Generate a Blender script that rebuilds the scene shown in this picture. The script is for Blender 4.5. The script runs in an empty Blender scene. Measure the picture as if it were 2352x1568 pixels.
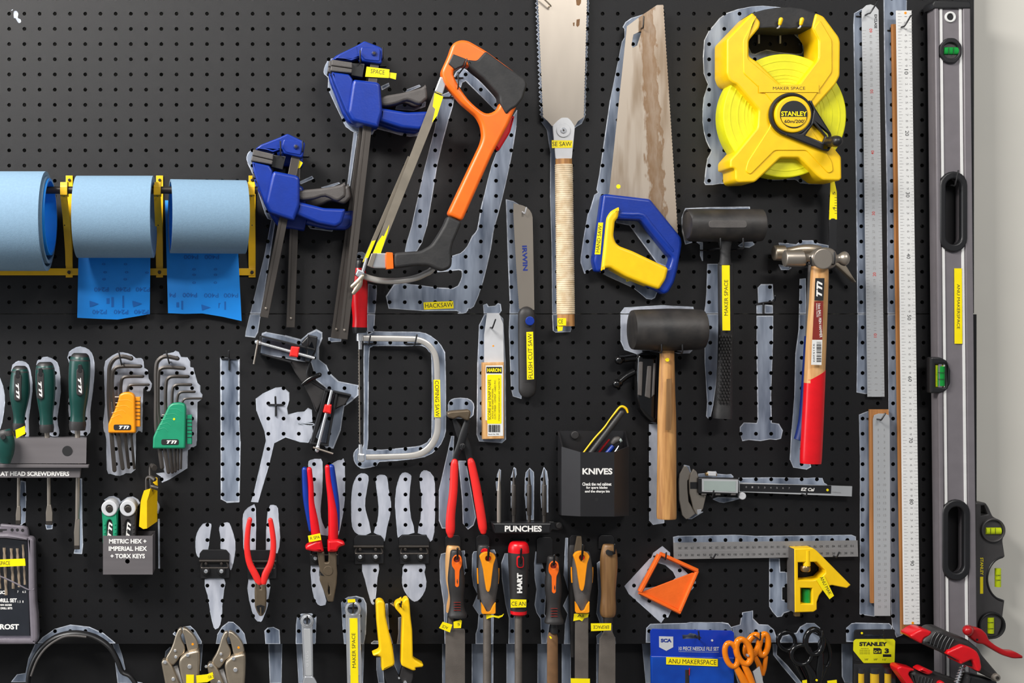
import bpy, bmesh, math, random
from mathutils import Vector, Matrix, geometry
random.seed(7)
sc = bpy.context.scene
COL = sc.collection
# ---------------------------------------------------------------- measures
# The pegboard is a regular 25 mm lattice; everything is measured against it.
PITCH = 34.95                      # photo pixels per lattice step on the board face
S = 0.025 / PITCH                  # metres per photo pixel on the board face
DIST = 2.1                         # camera to board, m
PX, PY, Z0 = 620.0, 730.0, 1.50    # foot of the camera axis on the board, height above floor
FW, FH = 2352, 1568
# ---------------------------------------------------------------- camera
cam = bpy.data.cameras.new('camera'); camo = bpy.data.objects.new('camera', cam); COL.objects.link(camo)
camo.location = (0, -DIST, Z0); camo.rotation_euler = (math.pi / 2, 0, 0)
cam.sensor_width = 36; cam.lens = 36 * DIST / (FW * S)
cam.shift_x = (FW / 2 - PX) / FW; cam.shift_y = (PY - FH / 2) / FW
cam.clip_start = 0.05; sc.camera = camo
# ---------------------------------------------------------------- world and lamps
wd = bpy.data.worlds.new('room'); sc.world = wd; wd.use_nodes = True
wd.node_tree.nodes['Background'].inputs[0].default_value = (0.64, 0.67, 0.72, 1)
wd.node_tree.nodes['Background'].inputs[1].default_value = 0.33
def lamp(name, loc, target, sx, sy, energy, color):
    l = bpy.data.lights.new(name, 'AREA'); l.shape = 'RECTANGLE'; l.size = sx; l.size_y = sy
    l.energy = energy; l.color = color
    o = bpy.data.objects.new(name, l); COL.objects.link(o); o.location = loc
    o.rotation_euler = (Vector(target) - Vector(loc)).to_track_quat('-Z', 'Y').to_euler()
lamp('overhead_light', (-1.35, -1.45, 3.05), (0.0, 0, 1.4), 1.3, 0.6, 108, (1.0, 0.97, 0.93))
lamp('overhead_light', (1.2, -2.4, 3.1), (0.6, 0, 1.5), 1.2, 0.3, 36, (1.0, 0.97, 0.93))  # added fill lamp: brightens the right side and highlights, no known fixture
lamp('window_light', (-3.1, -1.0, 1.9), (0.2, 0, 1.4), 1.2, 1.4, 42, (0.9, 0.95, 1.0))
sc.view_settings.view_transform = 'Standard'; sc.view_settings.look = 'None'
sc.view_settings.exposure = 0.0; sc.view_settings.gamma = 1.0; sc.view_settings.use_curve_mapping = False
# ---------------------------------------------------------------- helpers
DOFF = 0.0                         # extra stand-off of the thing being built, mm
def W(px, py, d):
    d += DOFF
    k = S * (1 - d * 0.001 / DIST)
    return Vector(((px - PX) * k, -d * 0.001, Z0 + (PY - py) * k))
def kk(d): return S * (1 - d * 0.001 / DIST)
class Crop:                                   # measuring frame: photo corner and enlargement
    def __init__(s, x, y, k): s.x, s.y, s.k = x, y, k
    def __call__(s, *a): return [(s.x + a[i] / s.k, s.y + a[i + 1] / s.k) for i in range(0, len(a), 2)]
    def p(s, x, y): return (s.x + x / s.k, s.y + y / s.k)
    def r(s, x0, y0, x1, y1): return s(x0, y0, x1, y0, x1, y1, x0, y1)
    def w(s, d, *a): return [(s.x + a[i] / s.k, s.y + a[i + 1] / s.k, d, a[i + 2] / s.k) for i in range(0, len(a), 3)]
cB = Crop(540, 60, 3.36); cC = Crop(1180, 0, 3.92); cD = Crop(1600, 0, 3.563); cE = Crop(1940, 0, 3.563)
cF = Crop(0, 370, 3.92); cG = Crop(560, 290, 3.136); cH = Crop(780, 480, 5.113); cI = Crop(1320, 400, 5.227)
cJ = Crop(1540, 440, 4.355); cK = Crop(1380, 680, 3.92); cL = Crop(0, 780, 4.752); cM = Crop(0, 1050, 3.027)
cN = Crop(480, 740, 3.647); cO = Crop(780, 740, 4.479); cP = Crop(980, 680, 2.8); cQ = Crop(420, 1040, 3.92)
cR = Crop(780, 1060, 4.612); cS = Crop(340, 1360, 5.88); cT = Crop(680, 1340, 6.533); cU = Crop(1000, 1060, 6.031)
cV = Crop(1000, 1220, 4.507); cW = Crop(1260, 920, 5.409); cX = Crop(1540, 1050, 5.113); cY = Crop(1420, 1210, 4.055)
cZ = Crop(1460, 1380, 4.704); cAA = Crop(1900, 1380, 5.204); cAB = Crop(1940, 900, 3.136); cAC = Crop(1940, 420, 3.136)
cAD = Crop(1820, 560, 2.956); cAE = Crop(1220, 250, 2.956); cAF = Crop(1090, 440, 2.706)
c1 = Crop(170, 580, 5.88); c2 = Crop(0, 1200, 5.408); c3 = Crop(1390, 780, 7.128); c4 = Crop(220, 1060, 8.25)
ID = Crop(0, 0, 1)
# ---- materials
def lin(c):
    c = c / 255.0
    return c / 12.92 if c <= 0.04045 else ((c + 0.055) / 1.055) ** 2.4
def mk(name, rgb, rough=0.5, metal=0.0, var=0.12, scale=60, bump=0.0, bscale=400, stretch=None, spec=0.5, rgb2=None, coat=0, lo=0.35, hi=0.7):
    m = bpy.data.materials.new(name); m.use_nodes = True
    nt = m.node_tree; b = nt.nodes['Principled BSDF']
    col = [lin(c) for c in rgb]
    c2_ = [lin(c) for c in rgb2] if rgb2 else [c * (1 - var * 2) for c in col]
    b.inputs['Roughness'].default_value = rough; b.inputs['Metallic'].default_value = metal
    b.inputs['Specular IOR Level'].default_value = spec
    if coat: b.inputs['Coat Weight'].default_value = coat
    tc = nt.nodes.new('ShaderNodeTexCoord'); src = tc.outputs['Object']
    if stretch:
        mp = nt.nodes.new('ShaderNodeMapping'); mp.inputs['Scale'].default_value = stretch
        nt.links.new(src, mp.inputs['Vector']); src = mp.outputs['Vector']
    n = nt.nodes.new('ShaderNodeTexNoise'); n.inputs['Scale'].default_value = scale; n.inputs['Detail'].default_value = 3
    nt.links.new(src, n.inputs['Vector'])
    r = nt.nodes.new('ShaderNodeValToRGB'); nt.links.new(n.outputs['Fac'], r.inputs['Fac'])
    r.color_ramp.elements[0].position = lo; r.color_ramp.elements[1].position = hi
    r.color_ramp.elements[0].color = (*c2_, 1); r.color_ramp.elements[1].color = (*col, 1)
    nt.links.new(r.outputs['Color'], b.inputs['Base Color'])
    if bump:
        n2 = nt.nodes.new('ShaderNodeTexNoise'); n2.inputs['Scale'].default_value = bscale
        nt.links.new(src, n2.inputs['Vector'])
        bp = nt.nodes.new('ShaderNodeBump'); bp.inputs['Strength'].default_value = bump; bp.inputs['Distance'].default_value = 0.001
        nt.links.new(n2.outputs['Fac'], bp.inputs['Height']); nt.links.new(bp.outputs['Normal'], b.inputs['Normal'])
    m.diffuse_color = (*col, 1)
    return m
M = {}
def mat(key, *a, **k): M[key] = mk(key, *a, **k)
mat('board', (16, 16, 19), rough=0.44, scale=1800, rgb2=(7, 7, 9), bump=0.35, bscale=2200, spec=0.36)
mat('dark_panel', (17, 17, 19), rough=0.6, var=0.1, scale=200, spec=0.3)
mat('wall', (214, 211, 202), rough=0.8, var=0.02, scale=8)
mat('floor', (120, 118, 115), rough=0.7, var=0.05, scale=6)
mat('paint', (146, 156, 172), rough=0.55, scale=44, stretch=(1, 1, 0.2), rgb2=(74, 84, 101), lo=0.32, hi=0.64, spec=0.3)
mat('paint_flat', (180, 184, 195), rough=0.6, scale=60, stretch=(1, 1, 0.3), rgb2=(148, 153, 166), lo=0.3, hi=0.6, spec=0.3)
mat('paint_edge', (196, 203, 215), rough=0.55, var=0.22, scale=90, spec=0.3)
mat('blue', (4, 46, 142), rough=0.38, var=0.06, bump=0.1, bscale=300)
mat('blue_dark', (9, 34, 104), rough=0.45, var=0.06)
mat('grey_plastic', (84, 80, 78), rough=0.55, var=0.1, bump=0.2, bscale=500)
mat('bar_steel', (82, 77, 73), rough=0.42, metal=0.55, var=0.1, scale=40, stretch=(1, 1, 0.1))
mat('black', (26, 26, 28), rough=0.4, var=0.08)
mat('black_gloss', (12, 12, 13), rough=0.18, var=0.05)
mat('rubber', (42, 41, 41), rough=0.62, var=0.12, scale=50, bump=0.2, bscale=250, rgb2=(30, 30, 31))
mat('rubber_worn', (58, 54, 51), rough=0.5, scale=26, bump=0.25, bscale=120, rgb2=(30, 29, 29))
mat('orange', (246, 108, 22), rough=0.36, var=0.05)
mat('orange_print', (242, 104, 24), rough=0.5, var=0.05, bump=0.2, bscale=300)
mat('yellow', (248, 200, 8), rough=0.4, var=0.04)
mat('rack_yellow', (244, 190, 8), rough=0.4, var=0.04)
mat('label', (250, 228, 4), rough=0.35, var=0.03)
mat('tape_yellow', (226, 222, 12), rough=0.5, var=0.05)
mat('ink', (24, 24, 26), rough=0.6, var=0.0)
mat('ink_blue', (24, 46, 130), rough=0.5, var=0.0)
mat('ink_paper', (8, 98, 182), rough=0.6, var=0.0)
mat('white_ink', (232, 230, 226), rough=0.5, var=0.0)
mat('grey_ink', (142, 140, 140), rough=0.5, var=0.0)
mat('red_ink', (200, 60, 50), rough=0.5, var=0.0)
mat('white', (222, 222, 220), rough=0.45, var=0.03)
mat('off_white', (196, 197, 200), rough=0.45, var=0.05)
mat('steel', (168, 159, 148), rough=0.36, metal=0.75, var=0.08, scale=18, stretch=(1, 1, 0.3))
mat('steel_neck', (205, 206, 208), rough=0.4, metal=0.3, var=0.04)
mat('blade_grey', (138, 130, 117), rough=0.45, metal=0.5, var=0.12, scale=30)
mat('saw_steel', (172, 160, 146), rough=0.45, metal=0.45, scale=22, stretch=(1.6, 1, 0.25), rgb2=(140, 123, 104), lo=0.36, hi=0.52)
mat('chrome', (236, 238, 242), rough=0.22, metal=0.82, var=0.04)
mat('tube', (206, 202, 196), rough=0.26, metal=0.5, var=0.04)
mat('alu', (200, 202, 204), rough=0.42, metal=0.45, var=0.06, scale=30, stretch=(1, 1, 0.1))
mat('alu_dark', (150, 148, 147), rough=0.45, metal=0.4, var=0.08, scale=30)
mat('file_steel', (122, 114, 107), rough=0.5, metal=0.5, var=0.14, scale=30, bump=0.3, bscale=900)
mat('dark_steel', (70, 65, 61), rough=0.4, metal=0.6, var=0.12)
mat('plier_steel', (112, 98, 80), rough=0.42, metal=0.5, var=0.1, scale=40)
mat('nickel', (186, 172, 152), rough=0.34, metal=0.8, var=0.08, scale=40)
mat('red', (214, 14, 26), rough=0.3, var=0.05)
mat('red_vinyl', (232, 40, 36), rough=0.4, var=0.05)
mat('red_dark', (170, 12, 20), rough=0.32, var=0.05)
mat('wood', (196, 146, 88), rough=0.5, scale=26, stretch=(6, 6, 0.5), rgb2=(146, 98, 52), lo=0.3, hi=0.65)
mat('wood_pale', (214, 168, 112), rough=0.45, scale=26, stretch=(6, 6, 0.5), rgb2=(184, 132, 78), lo=0.3, hi=0.65)
mat('wood_brown', (134, 100, 62), rough=0.45, scale=20, stretch=(6, 6, 0.4), rgb2=(98, 68, 38), lo=0.3, hi=0.65)
mat('wood_rule', (190, 132, 76), rough=0.5, scale=26, stretch=(6, 6, 0.2), rgb2=(160, 104, 56), lo=0.3, hi=0.65)
mat('cane', (226, 208, 178), rough=0.6, scale=80, rgb2=(196, 172, 136), bump=0.2)
mat('green_dark', (14, 62, 56), rough=0.35, var=0.08)
mat('charcoal', (44, 42, 42), rough=0.5, var=0.08, bump=0.1)
mat('green', (28, 142, 104), rough=0.4, var=0.06)
mat('hex_orange', (246, 152, 14), rough=0.4, var=0.05)
mat('brown_red', (128, 34, 26), rough=0.5, var=0.06)
mat('emerald', (22, 150, 60), rough=0.15, var=0.08)
mat('lime', (196, 214, 20), rough=0.2, var=0.06)
mat('rack_grey', (104, 100, 102), rough=0.42, metal=0.15, var=0.06, scale=24, stretch=(0.2, 1, 3))
mat('level_grey', (122, 117, 121), rough=0.42, metal=0.2, var=0.04)
mat('level_dark', (74, 72, 72), rough=0.4, metal=0.25, var=0.06)
mat('paper_grit', (118, 148, 172), rough=0.8, var=0.04, scale=300, bump=0.25, bscale=900)
mat('paper_back', (4, 140, 236), rough=0.55, var=0.03, scale=50)
mat('pouch', (14, 54, 170), rough=0.28, var=0.1, scale=30)
mat('pouch_low', (16, 74, 176), rough=0.16, scale=22, rgb2=(12, 58, 150))
mat('lcd', (150, 162, 158), rough=0.15, var=0.03)
mat('case_grey', (118, 112, 120), rough=0.25, var=0.08)
mat('case_inner', (36, 40, 46), rough=0.3, var=0.1)
mat('bin_black', (30, 29, 31), rough=0.38, var=0.06, spec=0.6)
mat('brass', (170, 140, 96), rough=0.3, metal=0.8, var=0.1)
mat('gold', (190, 168, 136), rough=0.35, metal=0.2, var=0.12, scale=120)
mat('amber', (236, 128, 12), rough=0.14, var=0.08)
mat('rust_film', (120, 86, 54), rough=0.7, metal=0.1, var=0.12, scale=60)
def mk_clear(name):
    m = bpy.data.materials.new(name); m.use_nodes = True; nt = m.node_tree
    out = nt.nodes['Material Output']; nt.nodes.remove(nt.nodes['Principled BSDF'])
    t = nt.nodes.new('ShaderNodeBsdfTransparent'); g = nt.nodes.new('ShaderNodeBsdfGlossy'); g.inputs['Roughness'].default_value = 0.12
    t.inputs['Color'].default_value = (0.95, 0.95, 0.97, 1)
    mx = nt.nodes.new('ShaderNodeMixShader'); mx.inputs[0].default_value = 0.05; nt.links.new(t.outputs[0], mx.inputs[1]); nt.links.new(g.outputs[0], mx.inputs[2])
    nt.links.new(mx.outputs[0], out.inputs['Surface']); M[name] = m
mk_clear('clear_plastic')
# hand saw blade: brown rust band with torn edge along the toothed side
def rust_blade():
    m = M['saw_steel'].copy(); m.name = 'rusty_saw_steel'; nt = m.node_tree; b = nt.nodes['Principled BSDF']
    ramp = b.inputs['Base Color'].links[0].from_node
    tc = nt.nodes.new('ShaderNodeTexCoord'); sp = nt.nodes.new('ShaderNodeSeparateXYZ'); nt.links.new(tc.outputs['Generated'], sp.inputs[0])
    n = nt.nodes.new('ShaderNodeTexNoise'); n.inputs['Scale'].default_value = 16; n.inputs['Detail'].default_value = 5
    nt.links.new(tc.outputs['Generated'], n.inputs['Vector'])
    ma = nt.nodes.new('ShaderNodeMath'); ma.operation = 'MULTIPLY_ADD'; ma.inputs[1].default_value = 0.30
    nt.links.new(n.outputs['Fac'], ma.inputs[0]); nt.links.new(sp.outputs['X'], ma.inputs[2])
    mz = nt.nodes.new('ShaderNodeMath'); mz.operation = 'MULTIPLY_ADD'; mz.inputs[1].default_value = 0.20
    nt.links.new(sp.outputs['Z'], mz.inputs[0]); nt.links.new(ma.outputs[0], mz.inputs[2])
    cr = nt.nodes.new('ShaderNodeValToRGB'); nt.links.new(mz.outputs[0], cr.inputs['Fac'])
    e = cr.color_ramp.elements; e[0].position = 0.755; e[0].color = (0, 0, 0, 1); e[1].position = 0.80; e[1].color = (0.95, 0.95, 0.95, 1)
    x = e.new(0.92); x.color = (0.6, 0.6, 0.6, 1); x = e.new(0.98); x.color = (0.9, 0.9, 0.9, 1); x = e.new(1.06); x.color = (0.35, 0.35, 0.35, 1); x = e.new(1.18); x.color = (0.15, 0.15, 0.15, 1)
    mx = nt.nodes.new('ShaderNodeMixRGB'); mx.inputs[2].default_value = (lin(126), lin(98), lin(70), 1)
    nt.links.new(cr.outputs[0], mx.inputs[0]); nt.links.new(ramp.outputs[0], mx.inputs[1]); nt.links.new(mx.outputs[0], b.inputs['Base Color'])
    M['rust_blade'] = m
rust_blade()
# ---- objects
def setp(o, label=None, cat=None, group=None, kind=None):
    if label: o['label'] = label
    if cat: o['category'] = cat
    if group: o['group'] = group
    if kind: o['kind'] = kind
class T:
    """one thing: an Empty at its place, or (solo) one mesh"""
    def __init__(s, name, label, cat, at, group=None, solo=False, kind=None):
        s.name, s.loc, s.solo, s.props = name, W(*at), solo, (label, cat, group, kind)
        s.o = None
        if not solo:
            s.o = bpy.data.objects.new(name, None); s.o.empty_display_size = 0.02
            s.o.location = s.loc; COL.objects.link(s.o); setp(s.o, *s.props)
    def mesh(s, name, verts, faces, m, par=None, label=None, smooth=40, kind=None):
        me = bpy.data.meshes.new(name)
        me.from_pydata([tuple(v - s.loc) for v in verts], [], faces); me.update()
        me.materials.append(M[m] if isinstance(m, str) else m)
        if smooth:
            me.shade_smooth(); me.set_sharp_from_angle(angle=math.radians(smooth))
        if s.solo and s.o is None:
            o = bpy.data.objects.new(s.name, me); o.location = s.loc; COL.objects.link(o); setp(o, *s.props); s.o = o
            return o
        o = bpy.data.objects.new(name, me); COL.objects.link(o); o.parent = par or s.o
        setp(o, label, None, None, kind)
        return o
def cat_rom(p, n, closed):
    out = []; L = len(p); rng = range(L if closed else L - 1)
    for i in rng:
        g = (lambda j: p[j % L]) if closed else (lambda j: p[max(0, min(L - 1, j))])
        a, b, c, d = g(i - 1), g(i), g(i + 1), g(i + 2)
        for q in range(n):
            t = q / n
            out.append(tuple(0.5 * (2 * b[k] + (c[k] - a[k]) * t + (2 * a[k] - 5 * b[k] + 4 * c[k] - d[k]) * t * t + (3 * b[k] - a[k] - 3 * c[k] + d[k]) * t ** 3) for k in range(len(b))))
    if not closed: out.append(tuple(p[-1]))
    return out
def rounded(p, r):
    out = []; L = len(p)
    for i in range(L):
        a, b, c = Vector(p[i - 1][:2]), Vector(p[i][:2]), Vector(p[(i + 1) % L][:2])
        u, v = a - b, c - b
        if u.length < 1e-6 or v.length < 1e-6: continue
        k = min(r, u.length * 0.45, v.length * 0.45)
        s, e = b + u.normalized() * k, b + v.normalized() * k
        for t in (0, 0.33, 0.67, 1):
            q = s * (1 - t) ** 2 + b * 2 * t * (1 - t) + e * t * t
            out.append((q.x, q.y))
    return out
def circ(cx, cy, r, n=24, ry=None): return [(cx + r * math.cos(2 * math.pi * i / n), cy + (ry or r) * math.sin(2 * math.pi * i / n)) for i in range(n)]
def capsule(cx, y0, y1, r, n=10):
    return [(cx + r * math.cos(math.pi + math.pi * i / n), y0 + r + r * math.sin(math.pi + math.pi * i / n)) for i in range(n + 1)] + \
           [(cx + r * math.cos(math.pi * i / n), y1 - r + r * math.sin(math.pi * i / n)) for i in range(n + 1)]
def plate(t, name, pts, d0, d1, m, bev=0.8, holes=(), sm=0, rnd=0, par=None, label=None, res=1, kind=None):
    """outline given on its front face, extruded d0..d1 mm in front of the board, edges rounded by bev mm"""
    if sm: pts = cat_rom(pts, sm, True)
    elif rnd: pts = rounded(pts, rnd)
    bev = min(bev, (d1 - d0) * 0.45)
    cu = bpy.data.curves.new('c', 'CURVE'); cu.dimensions = '2D'; cu.fill_mode = 'BOTH'
    for loop in [pts] + list(holes):
        sp = cu.splines.new('POLY'); sp.points.add(len(loop) - 1)
        for q, (x, y) in zip(sp.points, loop):
            w = W(x, y, d1); q.co = (w.x, w.z, 0, 1)
        sp.use_cyclic_u = True
    half = (d1 - d0) / 2000
    cu.extrude = half - bev / 1000; cu.bevel_depth = bev / 1000; cu.bevel_resolution = res; cu.offset = -bev / 1000
    ob = bpy.data.objects.new('c', cu); me = ob.to_mesh()
    yc = -(d0 + d1) / 2000 - DOFF / 1000
    vs = [Vector((v.co.x, yc - v.co.z, v.co.y)) for v in me.vertices]; fs = [tuple(f.vertices) for f in me.polygons]
    ob.to_mesh_clear(); bpy.data.objects.remove(ob); bpy.data.curves.remove(cu)
    return t.mesh(name, vs, fs, m, par, label, kind=kind)
def disc(t, name, cx, cy, r, d0, d1, m, bev=0.8, hole=0, n=28, par=None, ry=None, label=None):
    return plate(t, name, circ(cx, cy, r, n, ry), d0, d1, m, bev, [circ(cx, cy, hole, n)] if hole else (), par=par, label=label)
def sweep(t, name, pts, m, n=14, flat=1.0, sq=2.0, sub=4, cap='flat', par=None, closed=False, label=None, shear=0.0, extra=None):
    """tube through (px, py, depth, radius px); flat = depth radius / in-plane radius"""
    pts = [tuple(map(float, p)) for p in pts]
    if sub > 1: pts = cat_rom(pts, sub, closed)
    c = [W(*p[:3]) for p in pts]; r = [max(p[3], 0.05) * kk(p[2]) for p in pts]
    L = len(c); tg = []
    for i in range(L):
        a, b = (c[i - 1], c[(i + 1) % L]) if closed else (c[max(0, i - 1)], c[min(L - 1, i + 1)])
        v = b - a; tg.append(v.normalized() if v.length > 1e-9 else Vector((0, 0, 1)))
    ref = Vector((0, 1, 0)) if abs(tg[0].y) < 0.9 else Vector((1, 0, 0))
    u = tg[0].cross(ref).normalized(); us = [u]
    for i in range(1, L):
        u = us[-1] - tg[i] * us[-1].dot(tg[i]); us.append(u.normalized() if u.length > 1e-9 else us[-1])
    rings = [(c[i], us[i], us[i].cross(tg[i]), r[i], tg[i]) for i in range(L)]
    if cap == 'round' and not closed:
        def dome(q, sg):
            cc, u, b, rr, tt = q; out = []
            for a in (0.35, 0.7, 0.9, 1.0):
                out.append((cc + tt * sg * rr * a, u, b, rr * math.sqrt(max(0.02, 1 - a * a)), tt))
            return out
        rings = dome(rings[0], -1)[::-1] + rings + dome(rings[-1], 1)
    vs, fs = [], []
    for j, (cc, u, b, rr, tt) in enumerate(rings):
        for i in range(n):
            a = 2 * math.pi * (i + 0.5) / n; x, y = math.cos(a), math.sin(a)
            if sq != 2: f = (abs(x) ** sq + abs(y) ** sq) ** (-1 / sq); x *= f; y *= f
            v = cc + u * (rr * x) + b * (rr * flat * y)
            if shear and j == 0: v += tt * (shear * rr * x)
            vs.append(v)
    R = len(rings)
    for j in range(R if closed else R - 1):
        for i in range(n):
            a, b = j * n + i, j * n + (i + 1) % n; k = ((j + 1) % R) * n
            fs.append((a, b, k + (i + 1) % n, k + i))
    if not closed: fs.append(tuple(range(n))[::-1]); fs.append(tuple((R - 1) * n + i for i in range(n)))
    return t.mesh(name, vs, fs, m, par, label)
def poly3(t, name, v, f, m, par=None, smooth=30, label=None): return t.mesh(name, [W(*q) for q in v], f, m, par, label, smooth)
FONT_CACHE = {}
def glyphs(s, bold=0.0, shear=0.0):
    key = (s, bold, shear)
    if key not in FONT_CACHE:
        cu = bpy.data.curves.new('t', 'FONT'); cu.body = s; cu.size = 1; cu.offset = bold; cu.shear = shear; cu.resolution_u = 3
        cu.fill_mode = 'FRONT'
        ob = bpy.data.objects.new('t', cu); me = ob.to_mesh()
        vs = [(v.co.x, v.co.y) for v in me.vertices]; fs = [tuple(f.vertices) for f in me.polygons]
        ob.to_mesh_clear(); bpy.data.objects.remove(ob); bpy.data.curves.remove(cu)
        x0 = min(v[0] for v in vs); x1 = max(v[0] for v in vs); y0 = min(v[1] for v in vs); y1 = max(v[1] for v in vs)
        FONT_CACHE[key] = ([((x - (x0 + x1) / 2) / (x1 - x0), (y - (y0 + y1) / 2) / (y1 - y0)) for x, y in vs], fs)
    return FONT_CACHE[key]
def texts(t, name, items, d, m, bold=0.0, shear=0.0, par=None):
    """flat print: items (string, cx, cy, width px, height px, rotation deg ccw)"""
    V, Fc = [], []
    for s, cx, cy, w, h, rot in items:
        g, f = glyphs(s, bold, shear); a = math.radians(rot); ca, sa = math.cos(a), math.sin(a); o = len(V)
        for x, y in g:
            x, y = x * w, y * h
            X_, Y_ = cx + x * ca - y * sa, cy - (x * sa + y * ca); V.append(W(X_, Y_, d(X_, Y_) if callable(d) else d))
        Fc += [tuple(o + i for i in q) for q in f]
    return t.mesh(name, V, Fc, m, par, smooth=0, kind='stuff' if len(items) > 4 else None)
def text(t, name, s, cx, cy, w, h, d, m, rot=0, bold=0.0, shear=0.0, par=None): return texts(t, name, [(s, cx, cy, w, h, rot)], d, m, bold, shear, par)
def quads(t, name, rects, d, m, par=None):
    """flat print made of four-cornered patches (lists of 4 px points)"""
    V, Fc = [], []
    for q in rects:
        o = len(V); V += [W(x, y, d(x, y) if callable(d) else d) for x, y in q]; Fc.append(tuple(range(o, o + len(q))))
    return t.mesh(name, V, Fc, m, par, smooth=0, kind='stuff' if len(rects) > 2 else None)
def tape(t, pts, d, s=None, cx=0, cy=0, w=0, h=0, rot=0, par=None, label='yellow printed label tape', m='label'):
    o = plate(t, 'label_tape', pts, d - 0.3, d, m, 0.05, par=par, label=label, res=0)
    if s: text(t, 'lettering', s, cx, cy, w, h, d + 0.12, 'ink', rot, par=o if par is None or par == t.o else o)
    return o
def rrect(cx, cy, w, h, rot=0):
    a = math.radians(rot); ca, sa = math.cos(a), math.sin(a)
    return [(cx + x * ca - y * sa, cy - (x * sa + y * ca)) for x, y in ((-w / 2, -h / 2), (w / 2, -h / 2), (w / 2, h / 2), (-w / 2, h / 2))]
# ---------------------------------------------------------------- the setting
def slab(name, x0, x1, y0, y1, z0, z1, m):
    v = [(x, y, z) for x in (x0, x1) for y in (y0, y1) for z in (z0, z1)]
    f = [(0, 1, 3, 2), (4, 6, 7, 5), (0, 4, 5, 1), (2, 3, 7, 6), (0, 2, 6, 4), (1, 5, 7, 3)]
    me = bpy.data.meshes.new(name); me.from_pydata(v, [], f); me.materials.append(M[m])
    o = bpy.data.objects.new(name, me); COL.objects.link(o); o['kind'] = 'structure'; return o
slab('wall_back', -2.2, 2.6, 0.034, 0.14, 0, 2.9, 'wall')
slab('floor', -2.2, 2.6, -3.2, 0.034, -0.1, 0, 'floor')
UX0, UY0, LX0, LY0 = 21.0, 31.5, 21.3, 751.8          # first hole of each board in view
LP = 35.0
def lattice(which):
    if which == 'u': return [(UX0 + PITCH * c, UY0 + 34.86 * r) for c in range(-6, 63) for r in range(-4, 20)]
    return [(LX0 + LP * c, LY0 + 34.86 * r) for c in range(-6, 63) for r in range(0, 21)]
HR = 4.35
def board(name, label, which, x0, y0, x1, y1):
    t = T(name, label, 'pegboard', ((x0 + x1) / 2, y1, 0), solo=True)
    V, Fc = [], []; n = 16; px_, py_ = (PITCH if which == 'u' else LP) / 2, 34.86 / 2
    pts = lattice(which); ring = []
    for i in range(n):
        a = 2 * math.pi * i / n; c, s = math.cos(a), math.sin(a); q = 1 / max(abs(c), abs(s))
        ring.append((c, s, c * q * px_, s * q * py_))
    for cx, cy in pts:
        o = len(V)
        V += [W(cx + r[2], cy + r[3], 0) for r in ring] + [W(cx + r[0] * HR, cy + r[1] * HR, 0) for r in ring]
        V += [W(cx + r[0] * HR, cy + r[1] * HR, 0) + Vector((0, 0.006, 0)) for r in ring]
        for i in range(n):
            j = (i + 1) % n
            Fc += [(o + i, o + j, o + n + j, o + n + i), (o + n + i, o + n + j, o + 2 * n + j, o + 2 * n + i)]
    gx0 = min(p[0] for p in pts) - px_; gx1 = max(p[0] for p in pts) + px_; gy0 = min(p[1] for p in pts) - py_; gy1 = max(p[1] for p in pts) + py_
    def q(a, b, c, d):
        o = len(V); V.extend([W(a, b, 0), W(c, b, 0), W(c, d, 0), W(a, d, 0)]); Fc.append((o, o + 1, o + 2, o + 3))
    x0 = min(x0, gx0); y0 = min(y0, gy0) if which == 'u' else y0
    if gy0 > y0: q(x0, y0, x1, gy0)
    if y1 > gy1: q(x0, gy1, x1, y1)
    if gx1 < x1: q(gx1, gy0, x1, gy1)
    if gx0 > x0: q(x0, gy0, gx0, gy1)
    c = [(x0, y0), (x1, y0), (x1, y1), (x0, y1)]
    for i in range(4):                                   # edges of the sheet
        a, b = c[i], c[(i + 1) % 4]; o = len(V); e = Vector((0, 0.006, 0))
        V.extend([W(*a, 0), W(*b, 0), W(*b, 0) + e, W(*a, 0) + e]); Fc.append((o, o + 1, o + 2, o + 3))
    o = len(V); e = Vector((0, 0.0062, 0))               # spacer strips between sheet and wall
    return t.mesh(name, V, Fc, 'board', smooth=0), t
up_o, up_t = board('pegboard', 'black pegboard sheet above the joint, with the saws and sandpaper rolls', 'u', -190, -140, 2237, 719.5)
lo_o, lo_t = board('pegboard', 'black pegboard sheet below the joint, with pliers, files and screwdrivers', 'l', -190, 721.6, 2243, 1478)
PD = -24.0
pan = slab('trim_1', W(-250, 0, PD).x, W(2240, 0, PD).x, 0.024, 0.033, W(0, 2100, PD).z, W(0, 1440, PD).z, 'dark_panel')
for x_ in (-180, 1000, 2180):                            # battens that carry the two sheets
    b_ = slab('trim_2', W(x_, 0, 0).x, W(x_ + 40, 0, 0).x, 0.0065, 0.0335, W(0, 1430, 0).z, W(0, -120, 0).z, 'dark_panel')
ALLH = {'u': lattice('u'), 'l': lattice('l')}
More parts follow.
